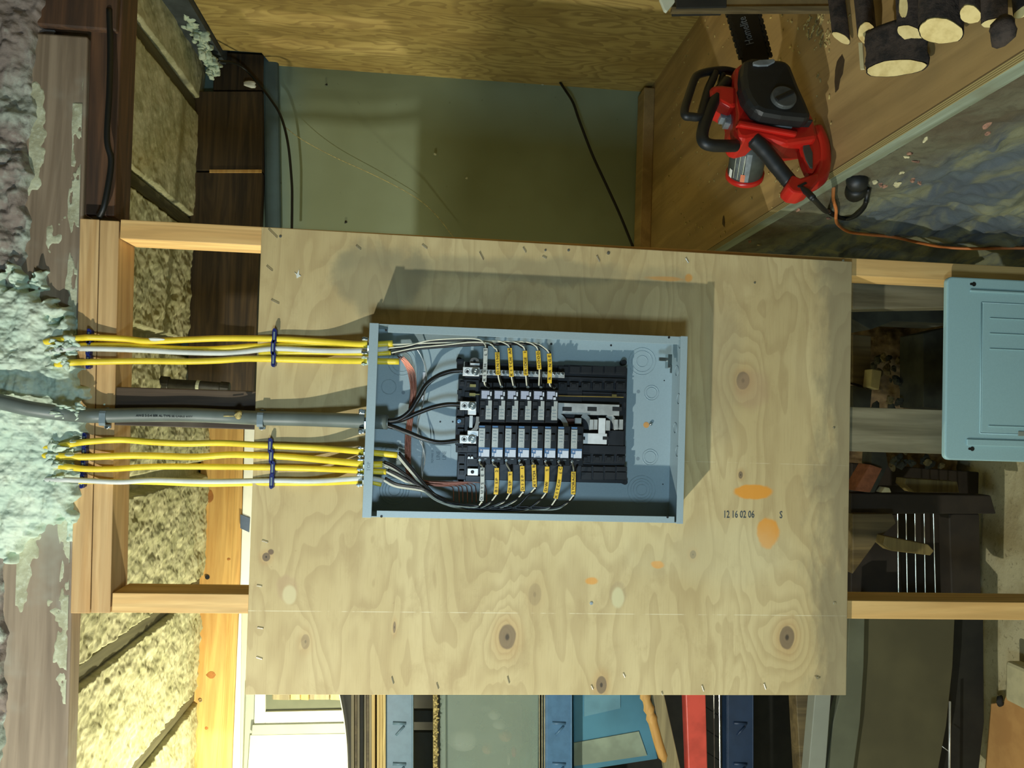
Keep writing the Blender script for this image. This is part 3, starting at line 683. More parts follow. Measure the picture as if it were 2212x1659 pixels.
# lugs
def lug(u0, v0, u1, v1, tab=None):
    m = M(); pb(m, u0, v0, u1, v1, -.064, -.045)
    if tab: pb(m, *tab, -.062, -.045)
    L = m.build('lug', 'alu2', P, bevel=.001)
    uc = u0+(u1-u0)*.27; vc = (v0+v1)/2
    M().torus(PY(uc, vc, -.0643), .0048, .0009, (0, 1, 0), 20, 6).build('lug_rim', 'alu', L, smooth=True)
    c0 = PY(uc, vc, -.0646); M().cyl(c0+Vector((0, .0006, 0)), c0, .0030, 8).build('lug_socket', 'ink', L)
    ud = u0+(u1-u0)*.74; c0 = PY(ud, vc, -.068)
    M().cyl(c0+Vector((0, .006, 0)), c0, .0078, 20).build('lug_bolt', 'zinc', L, bevel=.0008)
    M().torus(c0, .0045, .0008, (0, 1, 0), 20, 6).build('lug_rim', 'zinc', L, smooth=True)
    c1 = c0+Vector((0, -.001, 0)); M().cyl(c1+Vector((0, .001, 0)), c1, .0018, 8).build('lug_socket', 'white', L)
lug(1000, 793, 1036, 812); lug(994, 867, 1029, 886, (1011, 886, 1029, 896)); lug(993, 940, 1029, 958, (1010, 930, 1036, 942))
m = M(); m.add(*strip(pxs([(1020, 933, -.062), (1028, 925, -.060), (1032, 912, -.058), (1033, 900, -.056)]), .008, 0)); m.build('neutral_strap', 'alu', P)
m = M(); pb(m, 1014, 898, 1021, 924, -.056, -.05); m.build('bus_bar', 'alu', P)
c0 = PY(1025, 781, -.05); m = M()
m.prism([c0+Vector((x, 0, z)) for x, z in [(-.010, -.009)]+[(.008*math.cos(g)+.0, .009*math.sin(g)) for g in [math.pi*(-.5+k/8) for k in range(9)]]+[(-.010, .009)]], (0, .002, 0))
m.build('bonding_tab', metal('dull_tab', srgb(150, 140, 130), .45), P)
M().cyl(c0+Vector((.001, 0, 0)), c0+Vector((.001, -.0004, 0)), .0028, 10).build('tab_hole', 'ink', P)
m = M(); pb(m, 1016, 784.5, 1036, 788.5, -.060, -.045); m.build('tab_fold', 'alu2', P)
m = M(); pb(m, 985, 902, 1004, 917, -.045, -.03); m.build('screw_block', 'black', P, bevel=.001)
c0 = PY(992, 909.5, -.049); M().cyl(c0+Vector((0, .004, 0)), c0, .0042, 14).build('block_screw', metal('blue_zinc', srgb(150, 190, 225), .25), P, bevel=.0006)
m = M(); pb(m, 1015, 830, 1028, 836, -.05, -.04); m.build('clip', 'brass', P)
m = M(); pb(m, 1014, 849, 1027, 855.5, -.052, -.04); pb(m, 1027, 851, 1036, 853, -.05, -.045); m.build('clip', 'brass', P)
m = M(); pb(m, 1010, 1012, 1033, 1027, -.050, -.036); nb = m.build('terminal_block', 'alu2', P, bevel=.0008)
c0 = PY(1020.5, 1019.5, -.0505); M().cyl(c0+Vector((0, .001, 0)), c0, .0036, 12).build('terminal_hole', 'ink', nb)
m = M(); q = PY(1014, 990, -.05)
for du in (0, 6.5): m.prism([PY(1010+du, 991, -.05), PY(1016+du, 991, -.05), PY(1014.5+du, 986.5, -.05), PY(1011.5+du, 986.5, -.05)], (0, .006, 0))
m.build('clip', 'alu2', P)
# neutral bar with its row of screws
m = M(); a0, a1 = PY(1036, 806, -.05), PY(1220, 812, -.05)
for kk in range(1): pb(m, 1036, 801, 1220, 813, -.052, -.04)
NB = m.build('neutral_bar', 'alu', P, bevel=.0008)
for i in range(20):
    u = 1042+i*9.15; c0 = PY(u, 804.5+i*.12, -.056); m = M(); m.cyl(c0+Vector((0, .004, 0)), c0, .0031, 10)
    m.build('bar_screw', 'zinc', NB, bevel=.0005)
    c1 = c0+Vector((0, -.0003, 0)); M().obox(c1, (.0022, 0, .0012), (0, .0002, 0), (-.0004, 0, .0007)).build('screw_slot', 'ink', NB) if i % 2 else None
# ------------------------------------------------------------------ circuit breakers
def breaker(i, right, label, s, dv):
    """s: photograph x of the label's left edge, dv: small vertical drift of the row"""
    if right: v0, v1 = 841+dv, 912+dv; u0, u1 = s-4, s+23.6
    else: v0, v1 = 918+dv, 991+dv; u0, u1 = s-1.6, s+26
    x0, x1, z0, z1 = rect(u0, v0, u1, v1, -.070)
    b = thing('circuit_breaker', ((x0+x1)/2, -.034, z0), label, 'circuit breaker', 'breakers in the upper row' if right else 'breakers in the lower row')
    m = M(); m.box(x0, x1, -.070, -.034, z0, z1)
    if right: pb(m, u0, 826+dv, u1, 843+dv, -.055, -.034)
    else: pb(m, u0, 989+dv, u1, 1003+dv, -.058, -.034)
    m.build('body', 'blk_m', b, bevel=.0008)
    if right:
        m = M(); pb(m, s, 844+dv, s+17, 853+dv, -.0708, -.0698); pb(m, s, 853+dv, s+12, 861+dv, -.0708, -.0698); m.build('label_plate', 'lilac_lab', b)
        m = M(); pb(m, s+18.5, 846+dv, s+22, 855+dv, -.0715, -.0698); m.build('indicator', 'white_lab', b, bevel=.0004)
        m = M(); pb(m, s+13.5, 856.5+dv, s+19, 862+dv, -.0722, -.0698); m.build('test_button', 'white_lab', b, bevel=.0004)
        m = M(); pb(m, s+14, 865+dv, s+22, 906+dv, -.0708, -.0698); pb(m, s+9, 876+dv, s+14, 906+dv, -.0708, -.0698); m.build('rating_label', 'silver_lab', b)
        for q in range(3):
            m = M(); pb(m, s+11, 884+q*7+dv, s+19, 885.3+q*7+dv, -.0711, -.0706); m.build('label_print', 'gtext', b)
        m = M(); pb(m, s-1.5, 884+dv, s+6, 898+dv, -.078, -.0698); m.build('handle', 'black2', b, bevel=.001)
        m = M(); pb(m, s-3, 866+dv, s+8, 874+dv, -.073, -.0698); m.build('handle_recess', 'black', b, bevel=.0006)
        c0 = PY(s+15, 836+dv, -.0560); M().cyl(c0+Vector((0, .002, 0)), c0, .0030, 12).build('terminal_screw', 'nail', b)
    else:
        m = M(); pb(m, s, 925+dv, s+13, 966+dv, -.0708, -.0698); m.build('rating_label', 'silver_lab', b)
        for q in range(4):
            m = M(); pb(m, s+2, 930+q*7+dv, s+10, 931.3+q*7+dv, -.0711, -.0706); m.build('label_print', 'gtext', b)
        m = M(); pb(m, s-.5, 966.5+dv, s+23, 985.5+dv, -.0708, -.0698); m.build('label_plate', 'blue_lab', b)
        m = M(); pb(m, s+9, 971+dv, s+22.5, 986.5+dv, -.0715, -.0705); pb(m, s+5, 978+dv, s+9, 986.5+dv, -.0715, -.0705); m.build('label_plate', 'white_lab', b)
        m = M(); pb(m, s+3, 970+dv, s+7.5, 974.5+dv, -.0718, -.0705); m.build('test_button', 'lilac_lab', b, bevel=.0004)
        m = M(); pb(m, s+.3, 977+dv, s+3.4, 985+dv, -.0715, -.0705); m.build('indicator', 'white_lab', b, bevel=.0004)
        m = M(); pb(m, s+15, 936+dv, s+23, 950+dv, -.078, -.0698); m.build('handle', 'black2', b, bevel=.001)
        m = M(); pb(m, s+1, 919.5+dv, s+13, 923+dv, -.0712, -.0698); m.build('top_label', 'blue_lab', b)
        c0 = PY(s+2, 993.5+dv, -.0600); M().cyl(c0+Vector((0, .004, 0)), c0, .0030, 12).build('terminal_screw', 'zinc', b, bevel=.0005)
        m = M(); pb(m, s+12, 989+dv, s+18, 991.5+dv, -.0605, -.0575); m.build('terminal_clip', 'nail', b)
NR = ['leftmost', 'second from left', 'third from left', 'fourth from left', 'fifth from left', 'rightmost']
RN = ['KITCH. LT', 'DINING', 'KITCH AP', 'FRIDGE 1', 'HOOD', 'RANGE']
for i in range(6):
    breaker(i, True, 'black breaker, %s in the upper row, fed by the %s tagged wire' % (NR[i], RN[i]), 1040.2+28.35*i, i*.35)
LN = ['OUTS ER', 'BISP 2', 'DISP T', 'DISP 1', 'KITCH B', 'DW S', 'KITCH (C', 'STORAGE']
NL = ['leftmost', 'second from left', 'third from left', 'fourth from left', 'fifth from left', 'sixth from left', 'seventh from left', 'rightmost']
for i in range(8):
    breaker(i, False, 'black breaker, %s in the lower row, fed by the %s tagged wire' % (NL[i], LN[i]), 1034.3+28.5*i, i*.45)
# ================================================================== CABLES, CLAMPS, STRAPS, STAPLES
def depth(u):   # how far out the cables run: over foam, plate, board, into the box
    return float(np.interp(u, [0, 88, 112, 140, 165, 215, 270, 500, 560, 620, 700, 780, 860], [.012, .012, -.010, -.022, -.012, .009, .012, .010, -.005, -.009, -.014, -.046, -.052]))
def cable(name, mat, pts, r, label, group, dy=0., flat=1., cat='cable', n=10, dep=None):
    m = M(); m.tube(spline([PY(u, v, (dep or depth)(u)+dy) for u, v in pts], 8), r, n, flat=flat)
    return tag(m.build(name, mat, smooth=True), label, cat, group)
YG = 'sheathed cables dropping to the panel'
cable('nonmetallic_cable', 'ycable', [(50, 748), (110, 737), (160, 732), (195, 729), (270, 732), (320, 737), (400, 734), (480, 731), (593, 732), (700, 738), (786, 744), (848, 742)], .0062,
      'topmost yellow cable, with a white patch near its left end', YG)
cable('nonmetallic_cable', 'ycable', [(90, 758), (150, 748), (195, 746), (270, 746), (360, 752), (450, 754), (540, 748), (593, 746), (690, 742), (790, 747), (850, 746)], .0055,
      'yellow cable half hidden above the white one, upper cable group', YG, .007)
cable('nonmetallic_cable', 'wcable', [(100, 762), (140, 754), (195, 753), (300, 756), (400, 761), (500, 762), (593, 753), (690, 757), (786, 757), (838, 752)], .0056,
      'white cable in the group above the grey service cable', YG)
cable('nonmetallic_cable', 'ycable', [(560, 764), (620, 762), (700, 762), (786, 764), (844, 762)], .0050, 'short stretch of yellow cable below the white one near the box', YG, .006)
cable('nonmetallic_cable', 'ycable', [(90, 792), (150, 784), (195, 782), (300, 780), (400, 781), (470, 779), (530, 775), (593, 776), (700, 779), (786, 780), (862, 781)], .0062,
      'yellow cable just above the grey service cable', YG)
cable('nonmetallic_cable', 'ycable', [(30, 972), (110, 966), (150, 960), (183, 955), (260, 950), (330, 955), (400, 958), (480, 957), (588, 963), (690, 968), (786, 976), (858, 983)], .0062,
      'yellow cable just below the grey service cable', YG)
cable('nonmetallic_cable', 'ycable', [(40, 984), (110, 985), (183, 987), (300, 984), (420, 987), (500, 982), (588, 985), (660, 990), (786, 1002), (826, 1003)], .0066,
      'thick yellow cable, second below the grey service cable', YG)
cable('nonmetallic_cable', 'ycable', [(0, 1006), (90, 1004), (140, 1008), (183, 1013), (245, 1013), (330, 1008), (450, 1008), (588, 1010), (690, 1013), (786, 1017), (834, 1019)], .0058,
      'yellow cable, third below the grey service cable', YG)
cable('nonmetallic_cable', 'wcable', [(0, 1040), (60, 1036), (130, 1036), (183, 1038), (260, 1041), (330, 1037), (450, 1040), (588, 1038), (680, 1039), (786, 1033), (828, 1038)], .0052,
      'lowest white cable, furthest below the grey service cable', YG)
cable('nonmetallic_cable', 'ycable', [(170, 1040), (260, 1040), (340, 1042), (440, 1046), (520, 1045), (588, 1044), (690, 1044), (786, 1040), (824, 1046)], .0050,
      'yellow cable peeping out below the lowest white cable', YG, .006)
SE = cable('service_cable', 'scable', [(-190, 840), (-90, 852), (0, 868), (60, 882), (130, 892), (200, 898), (300, 896), (400, 896), (500, 900), (560, 903), (650, 905), (740, 908), (836, 912)], .0142,
      'thick grey service entrance cable running to the middle of the box', None, -.008, n=16, dep=lambda u: depth(u) if u > 215 else float(np.interp(u, [-190, -60, 60, 130, 165, 215], [.02, -.055, -.050, -.034, -.012, .009])))
put_text('cable_print', 'AWG 2-2-4 SER AL TYPE SE CABLE 600V', PY(355, 899, -.0108), PY(450, 899, 0)-PY(300, 897, 0), PY(355, 890, 0)-PY(355, 905, 0), .0055, 'ink', SE, .0004, 1.1)
m = M(); q = PY(515, 897, -.026); m.blob(q, (.006, .004, .007), 3, .3); m.build('foam_drip', 'lace', SE, smooth=True)
m = M(); m.tube(pxs([(483, 899, -.0195), (505, 899, -.0215)]), .0012, 5); m.build('foam_drip', 'lace', SE)
m = M(); m.blob(PY(338, 733, .001), (.004, .004, .014), 5, .3); m.build('paint_patch', 'white', bpy.data.objects['nonmetallic_cable'], smooth=True)
for i, (u, v0, v1, ys, yb, lab) in enumerate([(220, 881, 926, -.016, .017, 'grey plastic strap over the service cable on the pine plate'), (561, 885, 928, -.029, -.001, 'grey plastic strap over the service cable at the board edge')]):
    S1 = thing('cable_strap', PY(u, (v0+v1)/2, yb), lab, 'strap', 'straps on the service cable')
    a, b = PY(u, v0, ys), PY(u, v1, ys); h = .0058; mx, mz = (a.x+b.x)/2, (a.z+b.z)/2; hw = abs(a.x-b.x)/2
    m = M(); pr = [(-hw, yb-.004), (-hw, yb), (-hw*.62, yb), (-hw*.60, ys+.006), (-hw*.40, ys+.003), (hw*.40, ys+.003), (hw*.60, ys+.006), (hw*.62, yb), (hw, yb), (hw, yb-.004), (hw*.78, yb-.004), (hw*.72, ys+.003), (hw*.48, ys), (-hw*.48, ys), (-hw*.72, ys+.003), (-hw*.78, yb-.004)]
    m.prism([(mx+x, y, mz-h) for x, y in pr], (0, 0, 2*h)); m.build('body', 'strap', S1)
    for s_ in (-1, 1):
        c0 = Vector((mx+s_*hw*.88, yb-.007, mz)); M().cyl(c0+Vector((0, .003, 0)), c0, .0038, 12).build('screw', 'zinc', S1, bevel=.0006)
SG = 'navy cable staples'
def stk(u, v, yb, lab):
    s1 = thing('cable_staple', PY(u, v, yb), lab, 'cable staple', SG); c0 = PY(u, v, yb-.008)
    m = M(); m.obox(c0, (.0125, 0, 0), (0, .0078, 0), (0, 0, .0042)); m.build('saddle', 'staple', s1, bevel=.0012)
    m = M(); m.obox(c0+Vector((0, -.0083, 0)), (.0080, 0, 0), (0, .0010, 0), (0, 0, .0016)); m.build('rib', 'strap', s1, bevel=.0004)
    for s_ in (-1, 1):
        m = M(); q = c0+Vector((s_*.0118, -.006, 0)); m.cyl(q+Vector((0, .01, 0)), q+Vector((0, -.0035, 0)), .0030, 8); m.build('nail', 'staple', s1)
ords = ['right', 'middle', 'left', 'leftmost']
for j, (u, v) in enumerate([(195, 727), (193, 752), (193, 781)]): stk(u, v, .0178, 'navy staple on the pine plate, %s of the three above the service cable' % ['highest', 'middle', 'lowest'][j])
for j, (u, v) in enumerate([(185, 951), (184, 980), (182, 1008), (180, 1038)]): stk(u, v, .0178, 'navy staple on the pine plate, %s of the four below the service cable' % ['first', 'second', 'third', 'fourth'][j])
for j, (u, v) in enumerate([(594, 726), (591, 751), (592, 777)]): stk(u, v, -.0004, 'navy staple on the board, %s of the three above the service cable' % ['highest', 'middle', 'lowest'][j])
for j, (u, v) in enumerate([(585, 962), (587, 985), (590, 1011), (588, 1039)]): stk(u, v, -.0004, 'navy staple on the board, %s of the four below the service cable' % ['first', 'second', 'third', 'fourth'][j])
def clamp(v, wpx, lab, mat='zinc', big=False):
    x = PY(786, v, -.05).x; w2 = wpx*.00045; c = thing('cable_connector', (x, -.05, BZ1), lab, 'connector', 'cable connectors along the box end')
    m = M(); m.cyl((x, -.05, BZ1+.0003), (x, -.05, BZ1+.006), w2*1.05, 18); m.build('collar', mat, c, bevel=.0008)
    m = M()
    for s_ in (-1, 1): m.obox((x+s_*w2*.85, -.050, BZ1+.011), (w2*.22, 0, 0), (0, w2*.7, 0), (0, 0, .006))
    m.build('jaw', mat, c, bevel=.0012)
    for s_ in (-1, 1):
        m = M(); q = Vector((x+s_*w2*.92, -.050-w2*.75, BZ1+.012)); m.cyl(q+Vector((0, .008, 0)), q+Vector((0, -.004, 0)), .0040 if big else .0028, 12); m.build('screw', mat, c, bevel=.0006)
clamp(747, 34, 'metal connector on the box left edge gripping the upper white and yellow cables')
clamp(780, 16, 'pale plastic connector round the yellow cable just above the service cable', 'clear')
clamp(910, 48, 'large metal connector gripping the grey service cable at the box edge', big=True)
clamp(976, 20, 'metal connector on the box edge, first below the service cable')
clamp(1003, 24, 'metal connector on the box edge, middle of three below the service cable')
clamp(1036, 26, 'metal connector on the box edge holding the lowest white cable')
# ------------------------------------------------------------------ service conductors inside the box
def wire(name, mat, pts, r, label, group, cat='wire', n=8, seg=7):
    m = M(); m.tube(spline(pxs(pts), seg), r, n); return tag(m.build(name, mat, smooth=True), label, cat, group)
W = [wire('service_conductor', 'bwire', [(825, 910, -.05), (860, 906, -.052), (886, 888, -.056), (905, 858, -.058), (922, 830, -.058), (948, 811, -.056), (975, 802, -.055), (1002, 800, -.055)], .0047,
          'thick black conductor curving to the highest silver lug', 'service conductors'),
     wire('service_conductor', 'bwire', [(825, 913, -.046), (865, 908, -.046), (900, 893, -.047), (935, 880, -.05), (965, 874, -.055), (996, 874, -.055)], .0045, 'thick black conductor reaching the middle lug', 'service conductors'),
     wire('service_conductor', 'bwire', [(825, 917, -.05), (848, 922, -.052), (880, 934, -.056), (915, 948, -.058), (950, 956, -.057), (996, 951, -.055)], .0048, 'thick black conductor dipping to the lowest silver lug', 'service conductors')]
for i, L in enumerate([[(870, 902, -.0545), (888, 885, -.059), (907, 857, -.0625), (922, 833, -.0625), (950, 815, -.0605), (996, 805, -.0595)], None, [(848, 926, -.0560), (880, 938, -.060), (915, 952, -.062), (950, 960, -.0615), (990, 956, -.059)]]):
    if L: M().tube(spline(pxs(L), 6), .0006, 5).build('stripe', 'gtext', W[i])
m = M(); m.cyl(PY(800, 912, -.050), PY(838, 913, -.050), .0125, 20, .0120); tag(m.build('sheath_end', 'scable', smooth=False), 'cut grey sheath end of the service cable inside the box', 'cable')
# ------------------------------------------------------------------ branch wires with tape flags
FY = -.086
def flag(parent, pts, w, mat, s, tsz=.0075):
    m = M(); m.add(*strip(pxs([(u, v, FY) for u, v in pts]), w, 0)); F = m.build('tape_flag', mat, parent)
    a, b = PY(*pts[-1], FY), PY(*pts[0], FY)      # pts run from the end nearer the room's right to the left: text reads left to right
    n = max(1, len(s)); ax = (b-a) if a.x < b.x else (a-b); L = ax.length
    for k, ch in enumerate(s):
        if ch == ' ': continue
        f = (k+.6)/(n+.2); c = (a if a.x < b.x else b)+ax*f
        if len(pts) > 2:
            q = spline(pxs([(u, v, FY) for u, v in pts]), 8); q = q[::-1] if q[0].x > q[-1].x else q; c = q[min(len(q)-1, int(f*(len(q)-1)+.5))]
        ya = Vector((-ax.z, 0, ax.x))+Vector((rnd.uniform(-.1, .1)*L, 0, 0))
        put_text('handwriting', ch, c+Vector((0, -.0014, 0)), ax, ya, tsz, 'ink', F, .0002, min(1.15, L/(n+.3)/(.66*tsz)), rnd.uniform(-.05, .15))
RW = [([(838, 752, -.052), (880, 747, -.056), (930, 735, -.060), (1000, 731, -.066), (1034, 733, -.072), (1046, 742, -.080)], [(1049, 752), (1048, 790), (1046, 825)], (1051, 835)),
      [[(846, 762, -.052), (900, 751, -.056), (960, 745, -.060), (1020, 739, -.068), (1056, 742, -.076), (1068, 751, -.082)], [(1074, 761), (1076, 810)], (1082, 834)],
      [[(850, 747, -.050), (930, 740, -.054), (1020, 738, -.062), (1070, 736, -.070), (1092, 742, -.080)], [(1101, 752), (1103, 780), (1105, 814)], (1109, 834)],
      [[(848, 744, -.054), (960, 740, -.058), (1060, 739, -.066), (1105, 738, -.074), (1124, 745, -.082)], [(1134, 758), (1136, 811)], (1138, 834)],
      [[(852, 748, -.046), (980, 741, -.052), (1100, 738, -.066), (1138, 739, -.076), (1155, 746, -.083)], [(1162, 758), (1165, 798)], (1164, 834)],
      [[(860, 752, -.044), (1000, 743, -.050), (1120, 740, -.064), (1158, 742, -.076), (1177, 752, -.083)], [(1186, 764), (1188, 790), (1187, 828)], (1192, 836)]]
for i, (pre, fl, term) in enumerate(RW):
    pts = list(pre)+[(u, v, FY+.003) for u, v in fl]+[(term[0], term[1], -.060)]
    if i == 0: mt = 'wtape'
    else: mt = 'ytape'
    wo = wire('branch_wire', 'wwire', pts, .00145, 'white wire with the %s tape tag, at the upper breaker row' % RN[i], 'tagged white wires')
    flag(wo, fl, .0083 if i else .0078, mt, RN[i])
    b = [(u+3, v+3+(u % 3), y+.004) for u, v, y in pts[:-1]]; b = b[:len(pre)]+[(fl[0][0]+3, fl[0][1]+2, FY+.007), (fl[-1][0]+3, fl[-1][1], FY+.009), (term[0]+6, term[1], -.058)]
    wire('branch_wire', 'bwire', b, .0018, 'black wire running beside the white wire tagged %s' % RN[i], 'black branch wires')
LF = [([(1042, 1010), (1042, 1045), (1040, 1082)], (828, 1036)), ([(1073, 1011), (1073, 1040), (1071, 1068)], (828, 1038)), ([(1102, 1019), (1102, 1045), (1100, 1066)], (834, 1020)),
      ([(1128, 1007), (1129, 1061)], (834, 1018)), ([(1153, 1004), (1155, 1052)], (826, 1005)), ([(1182, 1008), (1181, 1040), (1178, 1064)], (826, 1001)),
      ([(1211, 1008), (1207, 1045), (1200, 1077)], (858, 985)), ([(1239, 1019), (1238, 1068)], (858, 981))]
for i, (fl, st) in enumerate(LF):
    bu, bv = fl[-1]; o = (i % 4)*4; tu = 1036.5+28.5*i
    low = 1098+(i % 3)*3
    pre = [(st[0], st[1], -.052), (st[0]+28, st[1]+(14 if st[1] > 1000 else 34), -.055), (912+o*2, 1060+o, -.060), (950+o*3, 1085+o*.6, -.066)]
    if bu > 1060: pre += [(1010+o*2, low, -.070)]
    if bu > 1110: pre += [(bu-55, low+1, -.074)]
    pre += [(bu-18, bv+22 if bu > 1050 else bv+14, -.078)]
    pts = pre+[(bu, bv+2, FY+.002)]+[(u, v, FY+.003) for u, v in fl[::-1]]+[(tu+1, 1003, -.064), (tu, 997, -.058)]
    wo = wire('branch_wire', 'wwire', pts, .00145, 'white wire with the %s tape tag, at the lower breaker row' % LN[i], 'tagged white wires')
    flag(wo, fl, .0083 if i else .0078, 'ytape' if i else 'wtape', LN[i])
    bl = [(u+4, v-4.5, y-.003) for u, v, y in pre]+[(bu+3, bv, FY+.008), (fl[0][0]+4, fl[0][1], FY+.010), (tu+12, 1003, -.056)]
    wire('branch_wire', 'bwire', bl, .0019, 'black wire running beside the white wire tagged %s' % LN[i], 'black branch wires')
# bare copper grounds
for i in range(7):
    d = (i-3)*1.9; e = (i % 3-1)*1.2; du = [979, 991, 999, 1009, 1019, 1028, 1050][i]
    pts = [(864+d, 770+e, -.044), (878+d*1.1, 784, -.040), (889+d*1.3, 806, -.034), (893+d, 845, -.030-.002*(i % 3)), (888+d, 890, -.028), (882+d, 940, -.026), (881+d, 985, -.026-.002*(i % 2)), (883+d*.8, 1018-d, -.028),
           (896+d*.4, 1036-d, -.030), (930, 1044-d*.8, -.032-.002*(i % 3)), (du-30, 1046-d*.8, -.034), (du-6, 1048-d*.5, -.036), (du, 1058, -.040), (du+1, 1086, -.052)]
    wire('ground_wire', 'copper', pts, .00105, 'bare copper ground wire, %s of the seven ends near the box lower edge' % NL[i].replace('seventh from left', 'rightmost'), 'bare copper ground wires', n=6)
wire('bonding_wire', 'alu', [(900, 753, -.03), (910, 770, -.026), (919, 795, -.024), (921, 825, -.024), (914, 870, -.03), (903, 915, -.036), (905, 945, -.04), (914, 968, -.04), (918, 992, -.04), (913, 1020, -.045), (911, 1050, -.05), (910, 1076, -.054)], .0011,
     'thin bare silver wire looping down across the box interior', None)
wire('bonding_wire', 'alu', [(907, 942, -.036), (913, 962, -.034), (914, 985, -.034), (911, 1010, -.04), (912, 1040, -.046)], .0010, 'short grey wire twisted beside the lower silver wire', None)
# ================================================================== BACK OF THE RIGHT ALCOVE
def board4(name, mat, P4, Y, th, label, cat, group=None, bevel=.002, origin=None):
    m = M(); quad(m, P4, Y, Y+th); return tag(m.build(name, mat, bevel=bevel, origin=origin), label, cat, group)
board4('header_board', 'hdr', [(410, 197), (566, 197), (566, 368), (410, 368)], 1.125, .05, 'dark stained header board, shorter upper length beside the blue wall', 'board', 'dark header boards')
board4('header_board', 'hdr', [(410, 372), (566, 372), (548, 870), (405, 870)], 1.125, .05, 'dark stained header board, long lower length beside the blue wall', 'board', 'dark header boards')
board4('header_board', 'hdr', [(462, 112), (570, 118), (568, 195), (460, 195)], 1.15, .026, 'dark end board beside the white foam lump in the corner', 'board', 'dark header boards')
m = M(); quad(m, [(452, 366), (565, 366), (565, 373), (452, 373)], 1.122, 1.13); tag(m.build('joint_batten', MT['orange'], bevel=.001), 'thin reddish batten at the joint of the dark header boards', 'batten')
board4('pale_trim', plain('slate_trim', srgb(74, 96, 102), .6, 0, .1, 10), [(566, 112), (600, 118), (606, 500), (572, 500)], 1.15, .03, 'slate blue rounded trim where wall and dark header meet', 'trim', bevel=.01)
m = M(); m.blob(PY(540, 182, 1.10), (.010, .008, .018), 8, .3); tag(m.build('foam_lump', 'white', smooth=True), 'small white foam lump stuck on the dark header corner', 'foam')
m = M()
for i in range(110): t_ = i/110; m.blob(PY(400+66*t_+rnd.gauss(0, 7), 12+150*t_+rnd.gauss(0, 8), 1.10-.3*(1-t_)), (rnd.uniform(.004, .014), .010, rnd.uniform(.004, .014)), i, .45)
tag(m.build('corner_foam', 'foamblob', smooth=True), 'pale foam lumps along the corner left of the plywood side wall', 'foam')
for nm, L, r, y, lab in [('wall_cord', [(472, 132, 1.0), (505, 136, 1.06), (530, 150, 1.10), (556, 178, 1.10), (585, 215, 1.08), (607, 252, 1.07), (622, 310, 1.07), (630, 390, 1.07), (631, 440, 1.07), (630, 520, 1.07)], .0042, 0, 'black cord arcing down from the foam beside the dark header'),
                         ('wall_cord', [(1210, 178, 1.15), (1222, 196, 1.12), (1238, 222, 1.08), (1252, 262, 1.06), (1280, 335, 1.05), (1310, 400, 1.04), (1340, 466, 1.03), (1372, 545, 1.02)], .0046, 0, 'black cord slanting down across the shaded end of the blue wall')]:
    m = M(); m.tube(spline(pxs(L), 8), r, 8); tag(m.build(nm, 'bcord', smooth=True), lab, 'cord', 'cords on the blue wall')
m = M(); m.tube(spline(pxs([(608, 268, 1.07), (650, 300, 1.10), (720, 338, 1.13), (820, 384, 1.15), (900, 428, 1.16), (945, 468, 1.165), (985, 520, 1.165)]), 8), .0009, 5)
tag(m.build('thin_string', 'lace', smooth=True), 'thin pale string hanging across the blue wall', 'string')
for u, v in [(705, 183), (940, 333), (605, 396), (1008, 385), (747, 480), (1185, 163), (1172, 182)]:
    m = M(); m.blob(PY(u, v, 1.177), (.0032, .002, .0042), u, .4); m.build('fleck', 'foamfleck' if u > 900 else 'vdark', bpy.data.objects['wall_back'])
# ------------------------------------------------------------------ platform
pe = lambda y: 1.031-.0187*y
PT = .149
PL = thing('plywood_platform', (1.35, .0, PT-.02), 'wide plywood platform carrying the chainsaw and firewood', 'platform')
m = M(); m.prism([(pe(-1.3), -1.3, PT-.018), (1.722, -1.3, PT-.018), (1.722, 1.18, PT-.018), (pe(1.18), 1.18, PT-.018)], (0, 0, .018)); m.build('deck', 'plyflr', PL)
m = M(); m.prism([(pe(-1.3)-.0012, -1.3, PT-.0185), (pe(-1.3)+.0005, -1.3, PT-.0185), (pe(1.18)+.0005, 1.18, PT-.0185), (pe(1.18)-.0012, 1.18, PT-.0185)], (0, 0, .0187)); m.build('ply_edge', 'plyedge', PL)
m = M(); m.prism([(pe(-1.3)+.004, -1.3, PT-.058), (pe(-1.3)+.042, -1.3, PT-.058), (pe(1.18)+.042, 1.18, PT-.058), (pe(1.18)+.004, 1.18, PT-.058)], (0, 0, .039)); m.build('ledger', 'ledger', PL, bevel=.002)
m = M(); m.box(pe(1.1), 1.70, 1.085, 1.172, PT, PT+.038); tag(m.build('corner_cleat', 'lumber_b' if 0 else 'plyflr', bevel=.003), 'brown timber cleat lying along the foot of the blue wall', 'timber')
# dark knot marks and chips scattered on the deck
kn = plain('deck_knot', srgb(72, 56, 32), .8)
for (u, v, r) in [(1812, 156, 16), (1563, 478, 8)]:
    c0 = PZ(u, v, PT+.0006); m = M(); m.blob(c0, (r*.0018, r*.0009, .0004), u, .3); m.build('deck_knot', kn, PL)
m = M(); rg = random.Random(5)
for i in range(260):
    if i < 130: u, v = rg.uniform(1470, 1800), rg.uniform(20, 520)
    elif i < 200: u, v = rg.gauss(1765, 22), rg.gauss(55, 38)
    else: u, v = rg.uniform(1440, 1560), rg.uniform(180, 520)
    if (v-530)*(-652)-(u-1560)*(435) < 6000 and v > 95+(2212-u)*.667-14: continue
    c0 = PZ(u, v, PT+.0015); a = rg.uniform(0, 6.3); s_ = rg.uniform(.0012, .0042)*(1.3 if 130 <= i < 200 else 1)
    m.obox(c0, (s_*math.cos(a), s_*math.sin(a), rg.uniform(-.001, .001)), (-s_*.5*math.sin(a), s_*.5*math.cos(a), 0), (0, 0, .0008))
